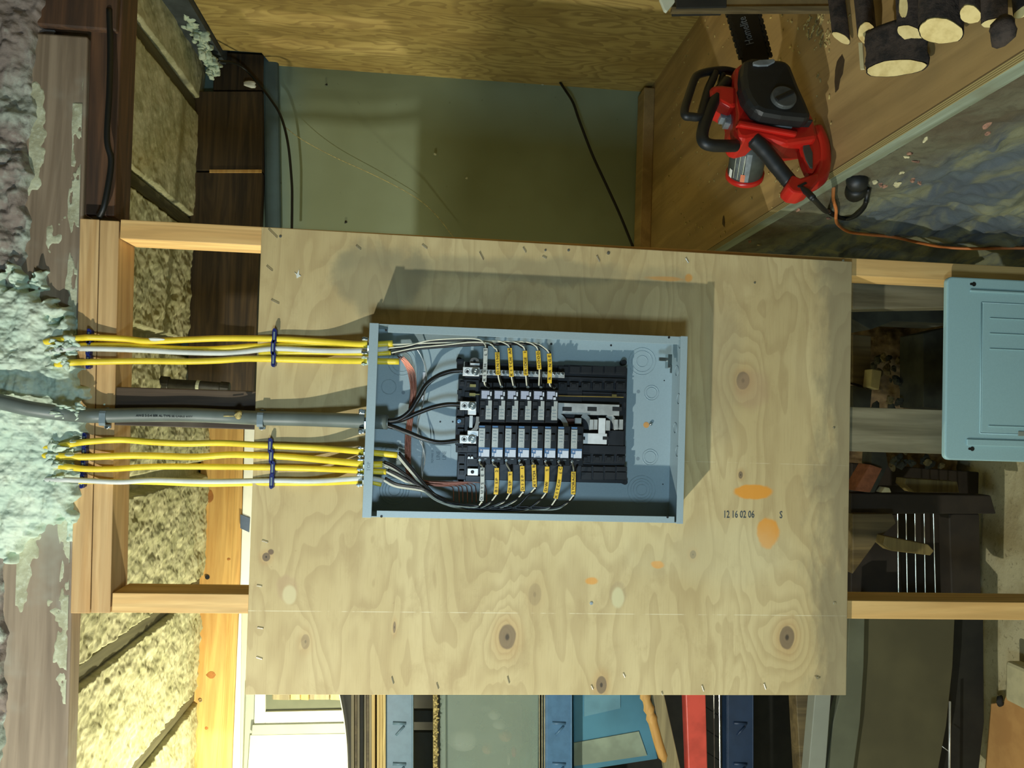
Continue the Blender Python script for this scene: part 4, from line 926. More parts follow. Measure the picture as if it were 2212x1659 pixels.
tag(m.build('wood_chips', 'lace', kind='stuff'), 'pale wood chips and sawdust scattered over the platform', 'chips')
# stone ledge under the platform and earth behind the studs
def rk_fn(y, s):
    z = PT-.058-s*(PT-.058-GZ+.05); n = billow(y*4.5, s*5, 4, 71); n2 = fbm(y*22, s*22, 4, 73)
    return 1.031-.0187*y+.012-.13*s*(.45+.9*fbm(y*2.5, s*3, 3, 75))+.07*n*np.clip(s*6, 0, 1)-.012*n2, y, z
surf('wall_ledge', 'rock', np.linspace(-1.3, 1.17, 420), np.linspace(0, 1, 170), rk_fn, (1.0, 0, GZ), kind='structure')
MT['earth'] = foam_mat('dark_earth', srgb(112, 92, 60), srgb(80, 64, 42), srgb(140, 122, 84), 1.2, pits=.35)
def er_fn(x, s):
    n = billow(x*6, s*6, 4, 81); n2 = fbm(x*30, s*30, 4, 85)
    return x, .86+.52*s-.08*n-.02*n2, GZ+.62*s+.06*n
surf('wall_earth', 'earth', np.linspace(.02, 1.10, 260), np.linspace(0, 1.25, 170), er_fn, (.55, .9, GZ), kind='structure')
rg = random.Random(11); k_ = 0
for i in range(46):
    if i < 30: u, v = rg.uniform(1885, 2030), rg.uniform(770, 885); y = .62
    else: u, v = rg.uniform(1925, 2045), rg.uniform(975, 1010); y = .60
    if u-v*.9 > 1290 and i < 30 and rg.random() < .6: continue
    s_ = rg.uniform(.004, .013); m = M(); m.blob(PY(u, v, y+rg.uniform(0, .1)), (s_*1.2, s_, s_), i, .35)
    k_ += 1
    o = m.build('rubble_stone', 'scrap' if rg.random() < .35 else 'dkstone', bpy.data.objects['wall_earth'])
LOW = [('old_board', 'lumber_c', [(1842, 722), (1882, 726), (1880, 838), (1842, 826)], .50, .04, 'short brown board end standing in the dirt behind the studs', 'board'),
       ('wood_block', 'pale', [(1884, 797), (1905, 801), (1899, 842), (1880, 836)], .46, .04, 'small pale ribbed wood block leaning in the dirt', 'wood block'),
       ('stone_slab', 'dkstone', [(1842, 832), (1884, 842), (1880, 884), (1842, 884)], .48, .08, 'grey blue stone slab just above the weathered middle stud board', 'stone'),
       ('stone_slab', 'dkstone', [(1842, 668), (2055, 664), (2060, 700), (1930, 694), (1880, 712), (1842, 690)], .32, .12, 'long rough stone slab on the dirt beside the old post', 'stone'),
       ('concrete_block', 'dkstone', [(1995, 720), (2055, 705), (2055, 886), (1995, 880)], .55, .12, 'dark concrete block half hidden behind the loose panel cover', 'block'),
       ('brick', 'brickm', [(1880, 1003), (1906, 1012), (1880, 1064), (1846, 1060)], .42, .06, 'old red brick leaning in the dark below the middle stud', 'brick'),
       ('mortar_piece', 'dkstone', [(1884, 972), (1914, 974), (1919, 1005), (1890, 1064), (1868, 1064), (1905, 1012), (1882, 1003)], .44, .05, 'grey mortar slab lying against the red brick', 'rubble'),
       ('wood_wedge', 'pale', [(1912, 1052), (1922, 1054), (1926, 1064), (1904, 1064)], .42, .03, 'small pale wedge of wood beside the red brick', 'wood block'),
       ('scrap_board', 'scrap', [(1957, 1033), (2068, 1040), (2072, 1064), (1975, 1064), (1955, 1046)], .56, .05, 'broken olive board lying behind the dark crate post', 'scrap wood'),
       ('scrap_board', 'lumber_c', [(1842, 1110), (1928, 1110), (1936, 1130), (1896, 1166), (1842, 1240)], .40, .03, 'wide dull board leaning across the crate opening', 'scrap wood'),
       ('scrap_board', 'scrap', [(1912, 1158), (2005, 1176), (2018, 1190), (2010, 1200), (1925, 1190), (1908, 1176)], .36, .04, 'short yellowish lumber end in front of the crate bars', 'scrap wood')]
for nm, mt, P_, Y_, th, lab, cat in LOW: board4(nm, mt, P_, Y_, th, lab, cat)
K = thing('dark_crate', PY(2000, 1180, .5), 'dark brown slatted crate with thin wire bars on the ground', 'crate')
for nm, P_, Y_, th in [('post', [(1838, 1065), (2140, 1070), (2152, 1110), (1838, 1110)], .45, .05), ('rail', [(2050, 1110), (2116, 1110), (2120, 1300), (2056, 1300)], .48, .05), ('rail', [(1838, 1111), (1940, 1111), (1950, 1300), (1838, 1300)], .62, .03), ('back', [(1840, 1000), (2115, 1020), (2110, 1300), (1840, 1300)], .74, .02)]:
    m = M(); quad(m, P_, Y_, Y_+th); m.build(nm, 'crate', K, bevel=.003)
for u0, u1 in [(1939, 1941), (1957, 1960), (1976, 1979), (1996, 1999), (2016, 2021), (2045, 2048)]:
    m = M(); m.cyl(PY(u0, 1108, .56), PY(u1, 1300, .56), .0014, 6); m.build('bar', 'wirem', K)
_le = bpy.data.objects['wall_ledge']; _bv = BVHTree.FromPolygons([v.co+_le.location for v in _le.data.vertices], [tuple(p.vertices) for p in _le.data.polygons])
def ledge_path(P_, h, k=8):
    q = spline([(u, v, 0) for u, v in P_], k); D = []
    for p in q:
        d = ray(p.x, p.y).normalized(); hit = _bv.ray_cast(CAM, d)[0]; D.append((hit-CAM).length if hit is not None else (D[-1] if D else 1.9))
    D = np.array(D); n_ = len(D); mn = np.array([D[max(0, i-4):i+5].min() for i in range(n_)]); sm = np.array([mn[max(0, i-4):i+5].mean() for i in range(n_)])
    return [CAM+ray(p.x, p.y).normalized()*(float(min(a, b))-h) for p, a, b in zip(q, sm, D)]
def on_ledge(u, v, h=.004):
    d = ray(u, v).normalized(); hit = _bv.ray_cast(CAM, d)[0]
    return hit-d*h if hit is not None else PX(u, v, .95)
# ------------------------------------------------------------------ loose panel cover
ca = [PY(2051, 596, -.035), PY(2051, 992, -.035)]
cz1 = (ca[0].z+ca[1].z)/2; cx1, cx0 = ca[0].x+.001, ca[1].x-.002; H = .60
CV = thing('panel_cover', ((cx0+cx1)/2, -.03, cz1-H), 'loose blue grey breaker panel cover hung against the studs', 'panel cover')
def cvp(x, d, z): return Vector((x, -.010-d, z))
m = M(); rr = .012; pts = []
for cx_, cz_, a0 in [(cx1-rr, cz1-rr, 0), (cx0+rr, cz1-rr, 90), (cx0+rr, cz1-H+rr, 180), (cx1-rr, cz1-H+rr, 270)]:
    for k_ in range(6): g = math.radians(a0+k_*18); pts.append(cvp(cx_+rr*math.cos(g), 0, cz_+rr*math.sin(g)))
m.prism(pts, (0, -.014, 0)); m.build('face', 'cover', CV, bevel=.003)
fy = .0245
def ridge(x0, x1, z0, z1, h=.0036, mat='cover'):
    m = M(); m.box(min(x0, x1), max(x0, x1), -.010-.014-h, -.010-.0135, min(z0, z1), max(z0, z1)); return m.build('ridge', mat, CV, bevel=.0014)
fx = lambda v: PY(2150, v, -.025).x; fz = lambda u: PY(u, 800, -.025).z
for v0, v1, u0 in [(628, 633, 2093), (687, 689, 2136), (720, 722, 2136), (753, 755, 2136), (919, 922, 2136), (950, 964, 2090)]: ridge(fx(v0), fx(v1), fz(u0), cz1-H+.04)
m = M(); P_ = [(fx(655), fz(2119)), (fx(655), cz1-H+.03), (fx(937), cz1-H+.03), (fx(937), fz(2119))]
for i in range(4):
    if i == 1: continue
    a, b = P_[i], P_[(i+1) % 4]; m.tube([(a[0], -.0245, a[1]), (b[0], -.0245, b[1])], .0014, 6)
m.build('door_seam', 'cover', CV, smooth=True)
m = M(); m.box(fx(935), fx(655), -.0256, -.0235, cz1-H+.03, fz(2121)); m.build('door', 'cover', CV, bevel=.001)
m = M(); m.box(fx(940), fx(930), -.0275, -.025, fz(2212), fz(2200)); m.build('latch', 'greyp', CV, bevel=.0005)
for u, v in [(2102, 616), (2103, 971)]:
    for du, r in ((0, .0048), (-6, .0028)):
        c0 = Vector((fx(v), -.0246, fz(u+du))); M().cyl(c0+Vector((0, .001, 0)), c0, r, 12).build('keyhole', 'ink', CV)
# ------------------------------------------------------------------ dark boards and floor clutter on the left below
board4('leaning_board', 'dkpan', [(1862, 1305), (2064, 1305), (2058, 1440), (2044, 1570), (2016, 1720), (1960, 2000), (1780, 2000), (1852, 1500)], .50, .02, 'large dark olive board leaning below the lower pine stud', 'board')
board4('board_frame', 'dkgrey', [(1836, 1300), (1869, 1300), (1866, 1440), (1858, 1560), (1836, 1720), (1800, 2000), (1740, 2000), (1800, 1560), (1830, 1440)], .47, .03, 'dark grey frame edge along the leaning olive board', 'frame')
board4('dark_shelf', 'vdark', [(2056, 1300), (2124, 1300), (2126, 1560), (2108, 1720), (2010, 1720)], .56, .04, 'black shelf edge right of the leaning olive board', 'shelf')
m = M(); m.cyl(PY(2052, 1515, .48), PY(2050, 1720, .48), .003, 8); m.cyl(PY(2035, 1612, .48), PY(2052, 1625, .48), .0012, 6); tag(m.build('metal_rod', 'alu', smooth=True), 'thin metal rod beside the lower right edge of the olive board', 'rod')
cb = [PZ(u, v, GZ+.05) for u, v in [(2140, 1520), (2168, 1516), (2196, 1430), (2300, 1430), (2300, 1760), (2118, 1760)]]
m = M(); m.prism(cb, (0, 0, -.03)); tag(m.build('tan_sheet', 'card', bevel=.002), 'tan fibreboard sheet lying on the concrete floor', 'board')
m = M(); c0 = PZ(2203, 1470, GZ+.07); m.box(c0.x-.06, c0.x+.05, c0.y-.10, c0.y+.02, GZ+.052, GZ+.10); tag(m.build('pale_block', 'pale', bevel=.01), 'pale chalky block lying on the tan fibreboard', 'block')
m = M(); m.blob(PZ(2160, 1515, GZ+.06), (.012, .010, .010), 3, .3); tag(m.build('dark_pebble', 'vdark', smooth=True), 'dark pebble at the corner of the tan fibreboard', 'stone')
# ================================================================== LEFT ROOM, REAR WALL AND RACK
board4('rear_header', 'orange', [(436, 868), (527, 868), (519, 1300), (499, 1720), (405, 1720), (428, 1250)], 1.44, .05, 'long bright pine header right of the foam, lower left of the photo', 'board')
board4('rear_block', 'orange', [(489, 798), (530, 798), (530, 866), (489, 866)], 1.38, .05, 'short orange timber piece beside the iron pipe foot', 'board')
m = M(); m.cyl(PY(448, 1247, 1.44), PY(448, 1247, 1.435), .008, 12); m.build('bolt_hole', 'ink', bpy.data.objects['rear_header'])
m = M(); m.torus(PY(433, 1513, 1.436), .005, .0015, (0, 1, 0), 16, 6); m.build('screw', 'nail', bpy.data.objects['rear_header'])
for u, v, a, b in [(456, 1458, 11, 9), (446, 1573, 4, 4), (454, 1073, 7, 12), (494, 1208, 4, 3)]:
    c0 = PY(u, v, 1.4395); m = M(); m.blob(c0, (b*.0016, .0006, a*.0016), u, .2); m.build('knot', plain('knot_wood', srgb(168, 110, 50), .7), bpy.data.objects['rear_header'])
o = M(); quad(o, [(530, 798), (553, 798), (549, 1010), (545, 1250), (530, 1420), (519, 1720), (499, 1720), (511, 1420), (519, 1250), (526, 1010)], 1.43, 1.47)
tag(o.build('door_casing', 'white', bevel=.003), 'narrow white casing strip between the bright header and the plywood', 'trim')
board4('slate_strip', 'navytape', [(519, 1111), (540, 1119), (538, 1150), (519, 1141)], 1.425, .004, 'slanted slate blue strip crossing the white casing', 'strip', bevel=0)
o = M(); quad(o, [(523, 1300), (560, 1300), (545, 1720), (519, 1720)], 1.42, 1.44); o.build('wall_rear_casing', 'cream', origin=(0, 1.44, 1), kind='structure')
WN = tag(M().build if 0 else bpy.data.objects.new('window_1', None), None); COL.objects.link(WN); WN.location = PY(650, 1560, 1.42); WL['window_1'] = Vector(WN.location); WN['kind'] = 'structure'
for nm, mt, P_, Y_, th in [('outer_frame', 'greyp', [(531, 1480), (553, 1480), (549, 1587), (541, 1720), (524, 1720)], 1.40, .02), ('sash', 'white', [(551, 1480), (573, 1480), (573, 1564), (549, 1564)], 1.385, .02),
                           ('sash', 'white', [(573, 1538), (760, 1534), (760, 1561), (573, 1565)], 1.385, .02), ('pane', 'dkgrey', [(572, 1480), (780, 1480), (780, 1536), (572, 1540)], 1.398, .01),
                           ('sill', 'greyp', [(545, 1566), (760, 1562), (760, 1584), (543, 1588)], 1.375, .03), ('apron', 'cream', [(540, 1588), (790, 1584), (790, 1760), (528, 1760)], 1.39, .02)]:
    m = M(); quad(m, P_, Y_, Y_+th); m.build(nm, mt, WN, bevel=.002)
for i, (u0, u1, mt) in enumerate([(588, 626, 'lumber_b'), (627, 648, 'lumber_a'), (649, 667, 'orange'), (668, 712, 'lumber_b'), (713, 735, 'lumber_a')]):
    board4('wood_offcut', mt, [(u0, 1470), (u1, 1470), (u1, 1513-i % 2), (u0, 1512)], 1.33, .04, 'tan wood offcut on the window ledge, %s from the left' % ['first', 'second', 'third', 'fourth', 'fifth'][i], 'offcut', 'wood offcuts on the window ledge', .003)
m = M(); P_ = [(730, 1480), (737, 1515), (743, 1550), (748, 1600), (751, 1660), (752, 1740), (772, 1740), (772, 1480)]; quad(m, P_, .74, .76)
tag(m.build('curved_sheet', 'vdark', bevel=.001), 'black curved sheet edge hanging beside the lumber stack', 'sheet')
m = M(); m.tube(spline(pxs([(729, 1480, .735), (737, 1518, .735), (744, 1560, .735), (749, 1610, .735), (751, 1670, .735), (752, 1740, .735)]), 6), .0016, 6); m.build('rim', 'white', bpy.data.objects['curved_sheet'], smooth=True)
tk = [(759, 765, 'lumber_b'), (765.6, 771, 'lumber_c'), (771.6, 777, 'lumber_b'), (777.6, 785, 'vdark'), (785.6, 791, 'lumber_b'), (791.6, 797, 'lumber_c'), (797.4, 803, 'lumber_b'), (803, 810, 'lumber_a'), (814, 820, 'lumber_a'), (820.4, 826, 'lumber_a'), (826.4, 833, 'lumber_a')]
for i, (u0, u1, mt) in enumerate(tk):
    board4('lumber_board', mt, [(u0, 1470), (u1, 1470), (u1, 2050), (u0, 2050)], .585+.012*rnd.random(), .25,
           '%s board in the lumber stack on the rack, %s from the left' % ({'lumber_b': 'grey brown', 'lumber_c': 'dull brown', 'vdark': 'black stained', 'lumber_a': 'bright pine'}[mt],
           ['first', 'second', 'third', 'fourth', 'fifth', 'sixth', 'seventh', 'eighth', 'ninth', 'tenth', 'eleventh'][i]), 'board', 'lumber stacked on the rack', .0008)
RK = thing('storage_rack', PY(1600, 1640, .6), 'boltless steel storage rack with blue beams beside the plywood board', 'storage rack')
for (u0, u1, mt, lab) in [(835, 890, plain('pale_rack_steel', srgb(106, 134, 146), .4, 0, .06, 40, .05), None), (1181, 1233, 'rackb', None), (1573, 1625, plain('navy_rack_steel', srgb(34, 56, 84), .45, 0, .1, 20), 'dark navy beam')]:
    m = M(); quad(m, [(u0, 1440), (u1, 1440), (u1+1, 2150), (u0, 2150)], .60, .604); quad(m, [(u0-3, 1440), (u0, 1440), (u0, 2150), (u0-3, 2150)], .60, .64); quad(m, [(u1, 1440), (u1+3, 1440), (u1+3, 2150), (u1, 2150)], .598, .66)
    b = m.build('beam', mt, RK, bevel=.001)
    if lab: b['label'] = lab
    for vv in (1562, 1650):
        d = (u0+u1)/2; m = M(); m.tube(pxs([(d-14, vv, .599), (d+14, vv+1, .599)]), .0045, 8); m.tube(pxs([(d+10, vv+7, .599), (d-7, vv+26, .599)]), .0045, 8, flat=.7); m.build('slot_rivet', mt, b, smooth=True)
m = M(); quad(m, [(1479, 1440), (1523, 1440), (1541, 2150), (1505, 2150)], .56, .60); b = m.build('beam', 'rackr', RK, bevel=.003); b['label'] = 'red beam'
for u in (1541, 1553, 1568):
    m = M(); m.cyl(PY(u, 1440, .62), PY(u+4, 1800, .62), .0016, 6); m.build('deck_wire', 'wirem', RK)
for u in (1165, 1171, 1176):
    m = M(); m.cyl(PY(u, 1440, .60), PY(u, 1800, .60), .0016, 6); m.build('deck_wire', 'wirem', RK)
m = M()
for v in (1480, 1528, 1576, 1624): m.cyl(PY(1525, v, .64), PY(1572, v+30, .66), .0014, 5)
m.build('deck_wire', 'black', RK)
for (P_, Y_) in [([(893, 1535), (945, 1535), (945, 1560), (893, 1560)], .98), ([(893, 1582), (945, 1582), (945, 2050), (893, 2050)], .98)]:
    m = M(); quad(m, P_, Y_, Y_+.02); m.build('rear_brace', plain('rear_steel', srgb(20, 32, 38), .7), RK, bevel=.001)
m = M(); quad(m, [(890, 1460), (893, 1460), (893, 2050), (890, 2050)], .97, 1.0)
board4('shade_sheet', 'vdark', [(835, 1300), (1840, 1300), (1830, 2400), (835, 2400)], 1.10, .01, 'added black sheet standing in for the shade behind the storage rack', 'sheet', bevel=0)  # added sheet, its black stands in for the shade in the rack gaps
m = M(); quad(m, [(936, 1440), (945, 1440), (945, 2150), (936, 2150)], .60, .95); sh = tag(m.build('shelf_panel', 'lace', bevel=.001), 'thin tan particle board shelf with frayed edge left of the tote', 'shelf')
m = M(); rg = random.Random(3)
for i in range(120):
    v = 1500+i*1.9; m.blob(PY(942+rg.uniform(-5, 4), v, .597), (rg.uniform(.001, .0035), .002, rg.uniform(.001, .004)), i, .4)
m.build('frayed_edge', 'lace', sh, kind='stuff')
TB = thing('storage_tote', PY(1160, 1640, .64), 'cloudy clear plastic tote full of ornaments on the rack shelf', 'tote')
m = M(); quad(m, [(950, 1440), (1163, 1440), (1160, 2150), (958, 2150)], .63, .634); m.build('front_wall', 'tote', TB)
m = M(); quad(m, [(950, 1440), (963, 1440), (965, 2150), (952, 2150)], .615, .63); m.build('rim', 'tote', TB, bevel=.003)
m = M(); quad(m, [(1150, 1440), (1163, 1440), (1163, 2150), (1150, 2150)], .64, .90); m.build('floor_panel', 'orn_g', TB)
m = M(); quad(m, [(950, 1440), (1163, 1440), (1163, 2150), (950, 2150)], .90, .905); m.build('back_wall', plain('tote_back', srgb(86, 92, 78), .6), TB)
for nm, mt, L, lab in [('ornament', 'orn_w', [(1068, 1544, 14, 11), ], 'white oval ornament, higher of the touching pair in the tote'), ('ornament', 'orn_w', [(1078, 1564, 15, 10)], 'white oval ornament, lower of the touching pair in the tote'),
                       ('ornament', 'orn_o', [(1052, 1617, 12, 11)], 'shiny orange ball ornament in the tote'), ('ornament', 'orn_o', [(1092, 1590, 15, 13)], 'dull orange ornament near the tote middle'),
                       ('ornament', 'orn_r', [(1110, 1624, 6, 12)], 'small red ornament low in the tote'), ('ornament', 'orn_w', [(1099, 1640, 4, 13)], 'white pointed ornament beside the red one'),
                       ('ornament', 'orn_w', [(1000, 1600, 32, 26)], 'large pale bag filling the left half of the tote'), ('ornament', 'orn_g', [(1000, 1660, 36, 30)], 'dark green bundle at the bottom left of the tote'),
                       ('ornament', 'orn_g', [(1140, 1640, 20, 40)], 'dark green garland on the right side of the tote')]:
    m = M()
    for u, v, a, b in L: m.blob(PY(u, v, .675+.03*(a > 15)), (b*.00125, .02, a*.00125), u, .05)
    tag(m.build(nm, mt, smooth=True), lab, 'ornament', 'ornaments in the tote')
board4('blue_bin', 'bluebin', [(1238, 1440), (1380, 1440), (1405, 1560), (1422, 1640), (1240, 1668)], .68, .30, 'slanted sea blue storage bin just right of the second blue beam', 'bin', bevel=.004)
m = M(); quad(m, [(1240, 1605), (1380, 1580), (1398, 1632), (1240, 1655)], .676, .68); m.build('side_label', plain('bin_band', srgb(150, 164, 140), .5, 0, .15, 12), bpy.data.objects['blue_bin'])
m = M(); quad(m, [(1262, 1480), (1340, 1480), (1340, 1530), (1262, 1548)], .676, .68); m.build('side_label', plain('bin_patch', srgb(104, 152, 166), .5, 0, .1, 12), bpy.data.objects['blue_bin'])
m = M(); sp = spline(pxs([(1383, 1470, .58), (1394, 1505, .58), (1410, 1560, .58), (1424, 1610, .58), (1436, 1645, .58)]), 6)
rr = [.013]*len(sp)
for k_ in (6, 9, 11): rr[k_] = .016
rr[7] = .011; rr[8] = .012; rr[10] = .011; rr[-1] = .006; rr[-2] = .009
m.tube(sp, rr, 12); tag(m.build('turned_baluster', 'orange', smooth=True), 'orange turned wooden baluster leaning on the rack', 'baluster')
board4('leaning_plank', 'lumber_b', [(1406, 1470), (1428, 1470), (1492, 1760), (1452, 1760)], .575, .03, 'grey tan plank leaning beside the turned baluster', 'plank')
board4('leaning_post', 'lumber_c', [(1716, 1440), (1750, 1440), (1771, 1920), (1743, 1920)], .50, .05, 'olive brown timber under the lower right corner of the plywood', 'post')
board4('leaning_post', 'greyp', [(1766, 1440), (1800, 1440), (1764, 1920), (1724, 1920)], .44, .04, 'pale grooved trim piece standing next to the olive timber', 'trim')
# iron pipe in the joist bay
IP = thing('iron_pipe', PY(495, 838, .86), 'short black iron pipe with coupling and capped end in the ceiling bay', 'pipe')
m = M(); m.tube(spline(pxs([(270, 818, .88), (345, 827, .87), (430, 833, .86), (490, 838, .86)]), 6), .0150, 14); m.build('body', 'iron', IP, smooth=True)
m = M(); m.cyl(PY(340, 827, .87), PY(366, 829, .87), .0215, 14); m.build('coupling', 'iron', IP, bevel=.003)
m = M(); m.cyl(PY(475, 837, .86), PY(496, 839, .86), .0185, 14); m.build('cap', 'iron', IP, bevel=.004)
m = M(); m.cyl(PY(425, 832, .86), PY(432, 833, .86), .0165, 14); m.build('band', 'foamfleck', IP)
# ================================================================== CHAINSAW ON THE PLATFORM
SA = Vector((.94, .34, 0)).normalized(); SO = PZ(1779, 350, PT)+Vector((SA.y, -SA.x, 0))*.032; SN = Vector((SA.y, -SA.x, 0))   # SN faces the room
SO = SO+SN*.0
def sp_(u, v, d=0.): return PP(u, v, SO+SN*d, SN)
low = min(sp_(u, v).z for u, v in [(1782, 345), (1775, 385), (1760, 250), (1768, 400)])
SO.z += 0
SAW = thing('chainsaw', (SO.x+.1, SO.y+.05, PT), 'red and black electric chainsaw standing on the plywood platform', 'chainsaw')
def sprism(name, mat, P_, d0, d1, parent=SAW, bevel=.003, label=None):
    """outline at distance d1 in front of the saw's middle plane, thickness back to d0"""
    m = M(); m.prism([sp_(u, v, d1) for u, v in P_], SN*(d0-d1)); o = m.build(name, mat, parent, bevel=bevel)
    if label: o['label'] = label
    return o
def stube(name, mat, L, r, parent=SAW, n=12, seg=8, label=None):
    m = M(); m.tube(spline([sp_(u, v, d) for u, v, d in L], seg), r, n); o = m.build(name, mat, parent, smooth=True)
    if label: o['label'] = label
    return o
sprism('housing', 'red', [(1586, 147), (1603, 134), (1640, 130), (1700, 150), (1758, 254), (1768, 290), (1766, 300), (1726, 306), (1700, 310), (1668, 300), (1640, 294), (1612, 300), (1596, 297), (1585, 278), (1588, 244), (1583, 216)], -.035, .028, bevel=.008)
sprism('housing_rib', 'red', [(1590, 272), (1598, 258), (1640, 266), (1724, 282), (1722, 292), (1640, 277), (1600, 270)], .026, .036, bevel=.004)
# rear handle: a loop of red plastic with a black soft grip
stube('rear_loop', 'red', [(1760, 280, .0), (1773, 310, .0), (1777, 345, .0), (1772, 378, .0), (1757, 394, .0), (1735, 402, .0), (1714, 408, .0)], [.021]*0 or .0150, n=12)
sprism('rear_web', 'red', [(1728, 292), (1762, 270), (1778, 318), (1778, 345), (1768, 356), (1756, 378), (1746, 368), (1736, 346), (1730, 322)], -.010, .012, bevel=.006)
sprism('grip_panel', 'decal_d', [(1736, 300), (1744, 302), (1756, 330), (1756, 364), (1750, 362), (1741, 344), (1735, 322)], .0110, .0135, bevel=.001)
stube('rear_grip', 'saw_blk', [(1606, 293, .014), (1628, 302, .014), (1655, 330, .010), (1682, 364, .004), (1706, 393, .0)], [.0120]*8+[.0150]*8+[.0145]*8+[.0140]*9, label='black soft grip')
sprism('grip_end', 'red', [(1700, 396), (1712, 376), (1730, 384), (1770, 372), (1768, 392), (1752, 410), (1735, 418), (1714, 415), (1702, 404)], -.018, .018, bevel=.006)
sprism('grip_slot', 'saw_blk', [(1722, 401), (1740, 392), (1745, 395), (1726, 405)], .017, .0195, bevel=.001)
sprism('clutch_cover', 'saw_blk', [(1606, 127), (1625, 122), (1650, 124), (1700, 128), (1711, 142), (1728, 185), (1744, 220), (1757, 252), (1740, 255), (1690, 250), (1650, 243), (1632, 234), (1616, 212), (1607, 190), (1603, 160)], .028, .062, bevel=.010)
sprism('cover_lip', 'saw_blk', [(1603, 182), (1616, 214), (1634, 238), (1690, 253), (1757, 257), (1757, 262), (1690, 260), (1628, 245), (1606, 214), (1598, 185)], .02, .045, bevel=.003)
kc = sp_(1692, 212, .064); m = M(); m.cyl(kc-SN*.006, kc+SN*.006, .0235, 28); KB = m.build('tension_knob', 'saw_grey', SAW, bevel=.002)
d_ = (sp_(1708, 205, .07)-sp_(1676, 220, .07)).normalized(); e_ = SN.cross(d_); m = M(); m.obox(kc+SN*.007, d_*.021, SN*.002, e_*.0035); m.build('knob_slot', 'saw_blk', KB, bevel=.001)
sprism('guide_plate', 'decal', [(1627, 133), (1640, 129), (1672, 127), (1675, 132), (1660, 140), (1640, 141), (1628, 139)], .060, .066, bevel=.001)
sprism('side_decal', 'decal', [(1637, 246), (1672, 254), (1710, 263), (1712, 275), (1690, 273), (1644, 262)], .026, .034, bevel=.001)
# guide bar with chain
BARP = [(1606, 150), (1602, 118), (1577, 39), (1548, -60), (1520, -160), (1545, -178), (1580, -160), (1613, -60), (1640, 39), (1660, 118), (1664, 145)]
BAR = sprism('guide_bar', 'barm', BARP, -.004, .001, bevel=.0008)
ch = [(1604, 130), (1577, 39), (1548, -60), (1522, -150)]; ch2 = [(1662, 125), (1640, 39), (1613, -60), (1582, -150)]
m = M()
for L_, sg in ((ch, -1), (ch2, 1)):
    q = spline([sp_(u, v, -.001) for u, v in L_], 14)
    for i in range(1, len(q)-1):
        t_ = (q[i+1]-q[i-1]).normalized(); nn = SN.cross(t_)*(1 if SN.cross(t_).dot(sp_(1600+sg*60, 0)-sp_(1600, 0)) > 0 else -1)
        m.obox(q[i]+nn*(.0030 if i % 2 else .0010), t_*.0045, SN*.0028, nn*.0035)
m.build('chain', 'saw_blk', SAW, kind='stuff')
ba = sp_(1621, 96, .0)-sp_(1605, 30, .0)
put_text('bar_lettering', 'Homelite', sp_(1612, 66, .0026), sp_(1602, 32, 0)-sp_(1622, 96, 0), sp_(1600, 68, 0)-sp_(1624, 62, 0), .026, 'decal', BAR, .0002, .72)
# front handle and hand guard
stube('front_handle', 'saw_blk', [(1570, 176, .01), (1552, 200, .02), (1534, 236, .03), (1522, 268, .035), (1517, 292, .036), (1522, 308, .036), (1538, 314, .034), (1562, 315, .028), (1588, 315, .012)], .0112, n=14)
stube('hand_guard', 'saw_blk', [(1590, 157, -.01), (1565, 152, -.005), (1536, 154, .01), (1510, 161, .02), (1500, 172, .024), (1490, 200, .03), (1480, 232, .036), (1480, 249, .038), (1492, 252, .038), (1512, 251, .036), (1520, 226, .030), (1530, 192, .022), (1540, 170, .014), (1544, 158, .01)], .0078, n=10)
stube('guard_bar', 'saw_blk', [(1562, 160, 0.), (1556, 180, .0), (1568, 188, .01)], .006, n=8)
sprism('oil_cap', 'red', [(1530, 193), (1541, 183), (1560, 182), (1592, 186), (1592, 228), (1578, 232), (1556, 220), (1533, 209)], -.02, .034, bevel=.008)
m = M()
for du, dv, s_ in [(0, 0, .010), (8, 10, .008), (-2, 18, .009), (10, 22, .010), (4, 30, .006)]: m.obox(sp_(1566+du, 238+dv, .0), SA*s_*.7, SN*.010, (0, 0, s_))
m.build('lever_block', 'decal', SAW, bevel=.001, kind='stuff')
# motor barrel seen under the grip: axis pointing toward the room and down
m0, m1 = sp_(1622, 300, -.02), sp_(1609, 376, -.095); ax_ = (m1-m0).normalized()
m = M(); m.tube([m0, m1], .0340, 28); MO = m.build('motor_barrel', 'decal_d', SAW, smooth=True)
m = M(); m.tube([m1-ax_*.004, m1+ax_*.006, m1+ax_*.010], [.0370, .0370, .031], 28); m.build('barrel_cap', 'red', SAW, smooth=True)
pe1 = ax_.cross(Vector((0, 0, 1))).normalized(); pe2 = ax_.cross(pe1)
def barrel_patch(name, mat, t0, t1, g0, g1, r=.0346):
    vs, fs = [], []; n = 8
    for i in range(n+1):
        g = math.radians(g0+(g1-g0)*i/n); dd = pe1*math.cos(g)+pe2*math.sin(g)
        vs += [m0+(m1-m0)*t0+dd*r, m0+(m1-m0)*t1+dd*r]
    for i in range(n): fs.append((2*i, 2*i+1, 2*i+3, 2*i+2))
    M().add(vs, fs).build(name, mat, MO, smooth=True)
vd = (CAM-m1).normalized(); g_c = math.degrees(math.atan2(vd.dot(pe2), vd.dot(pe1)))
barrel_patch('rating_sticker', 'decal', .15, .93, g_c-14, g_c+2)
for i in range(7): barrel_patch('sticker_print', 'pcap' if i % 3 == 0 else 'decal', .2, .90, g_c+6+i*5, g_c+8+i*5)
barrel_patch('sticker_patch', 'decal_o', .72, .93, g_c-2, g_c+12, .0350); barrel_patch('sticker_patch', 'white', .70, .93, g_c+44, g_c+58, .0350)
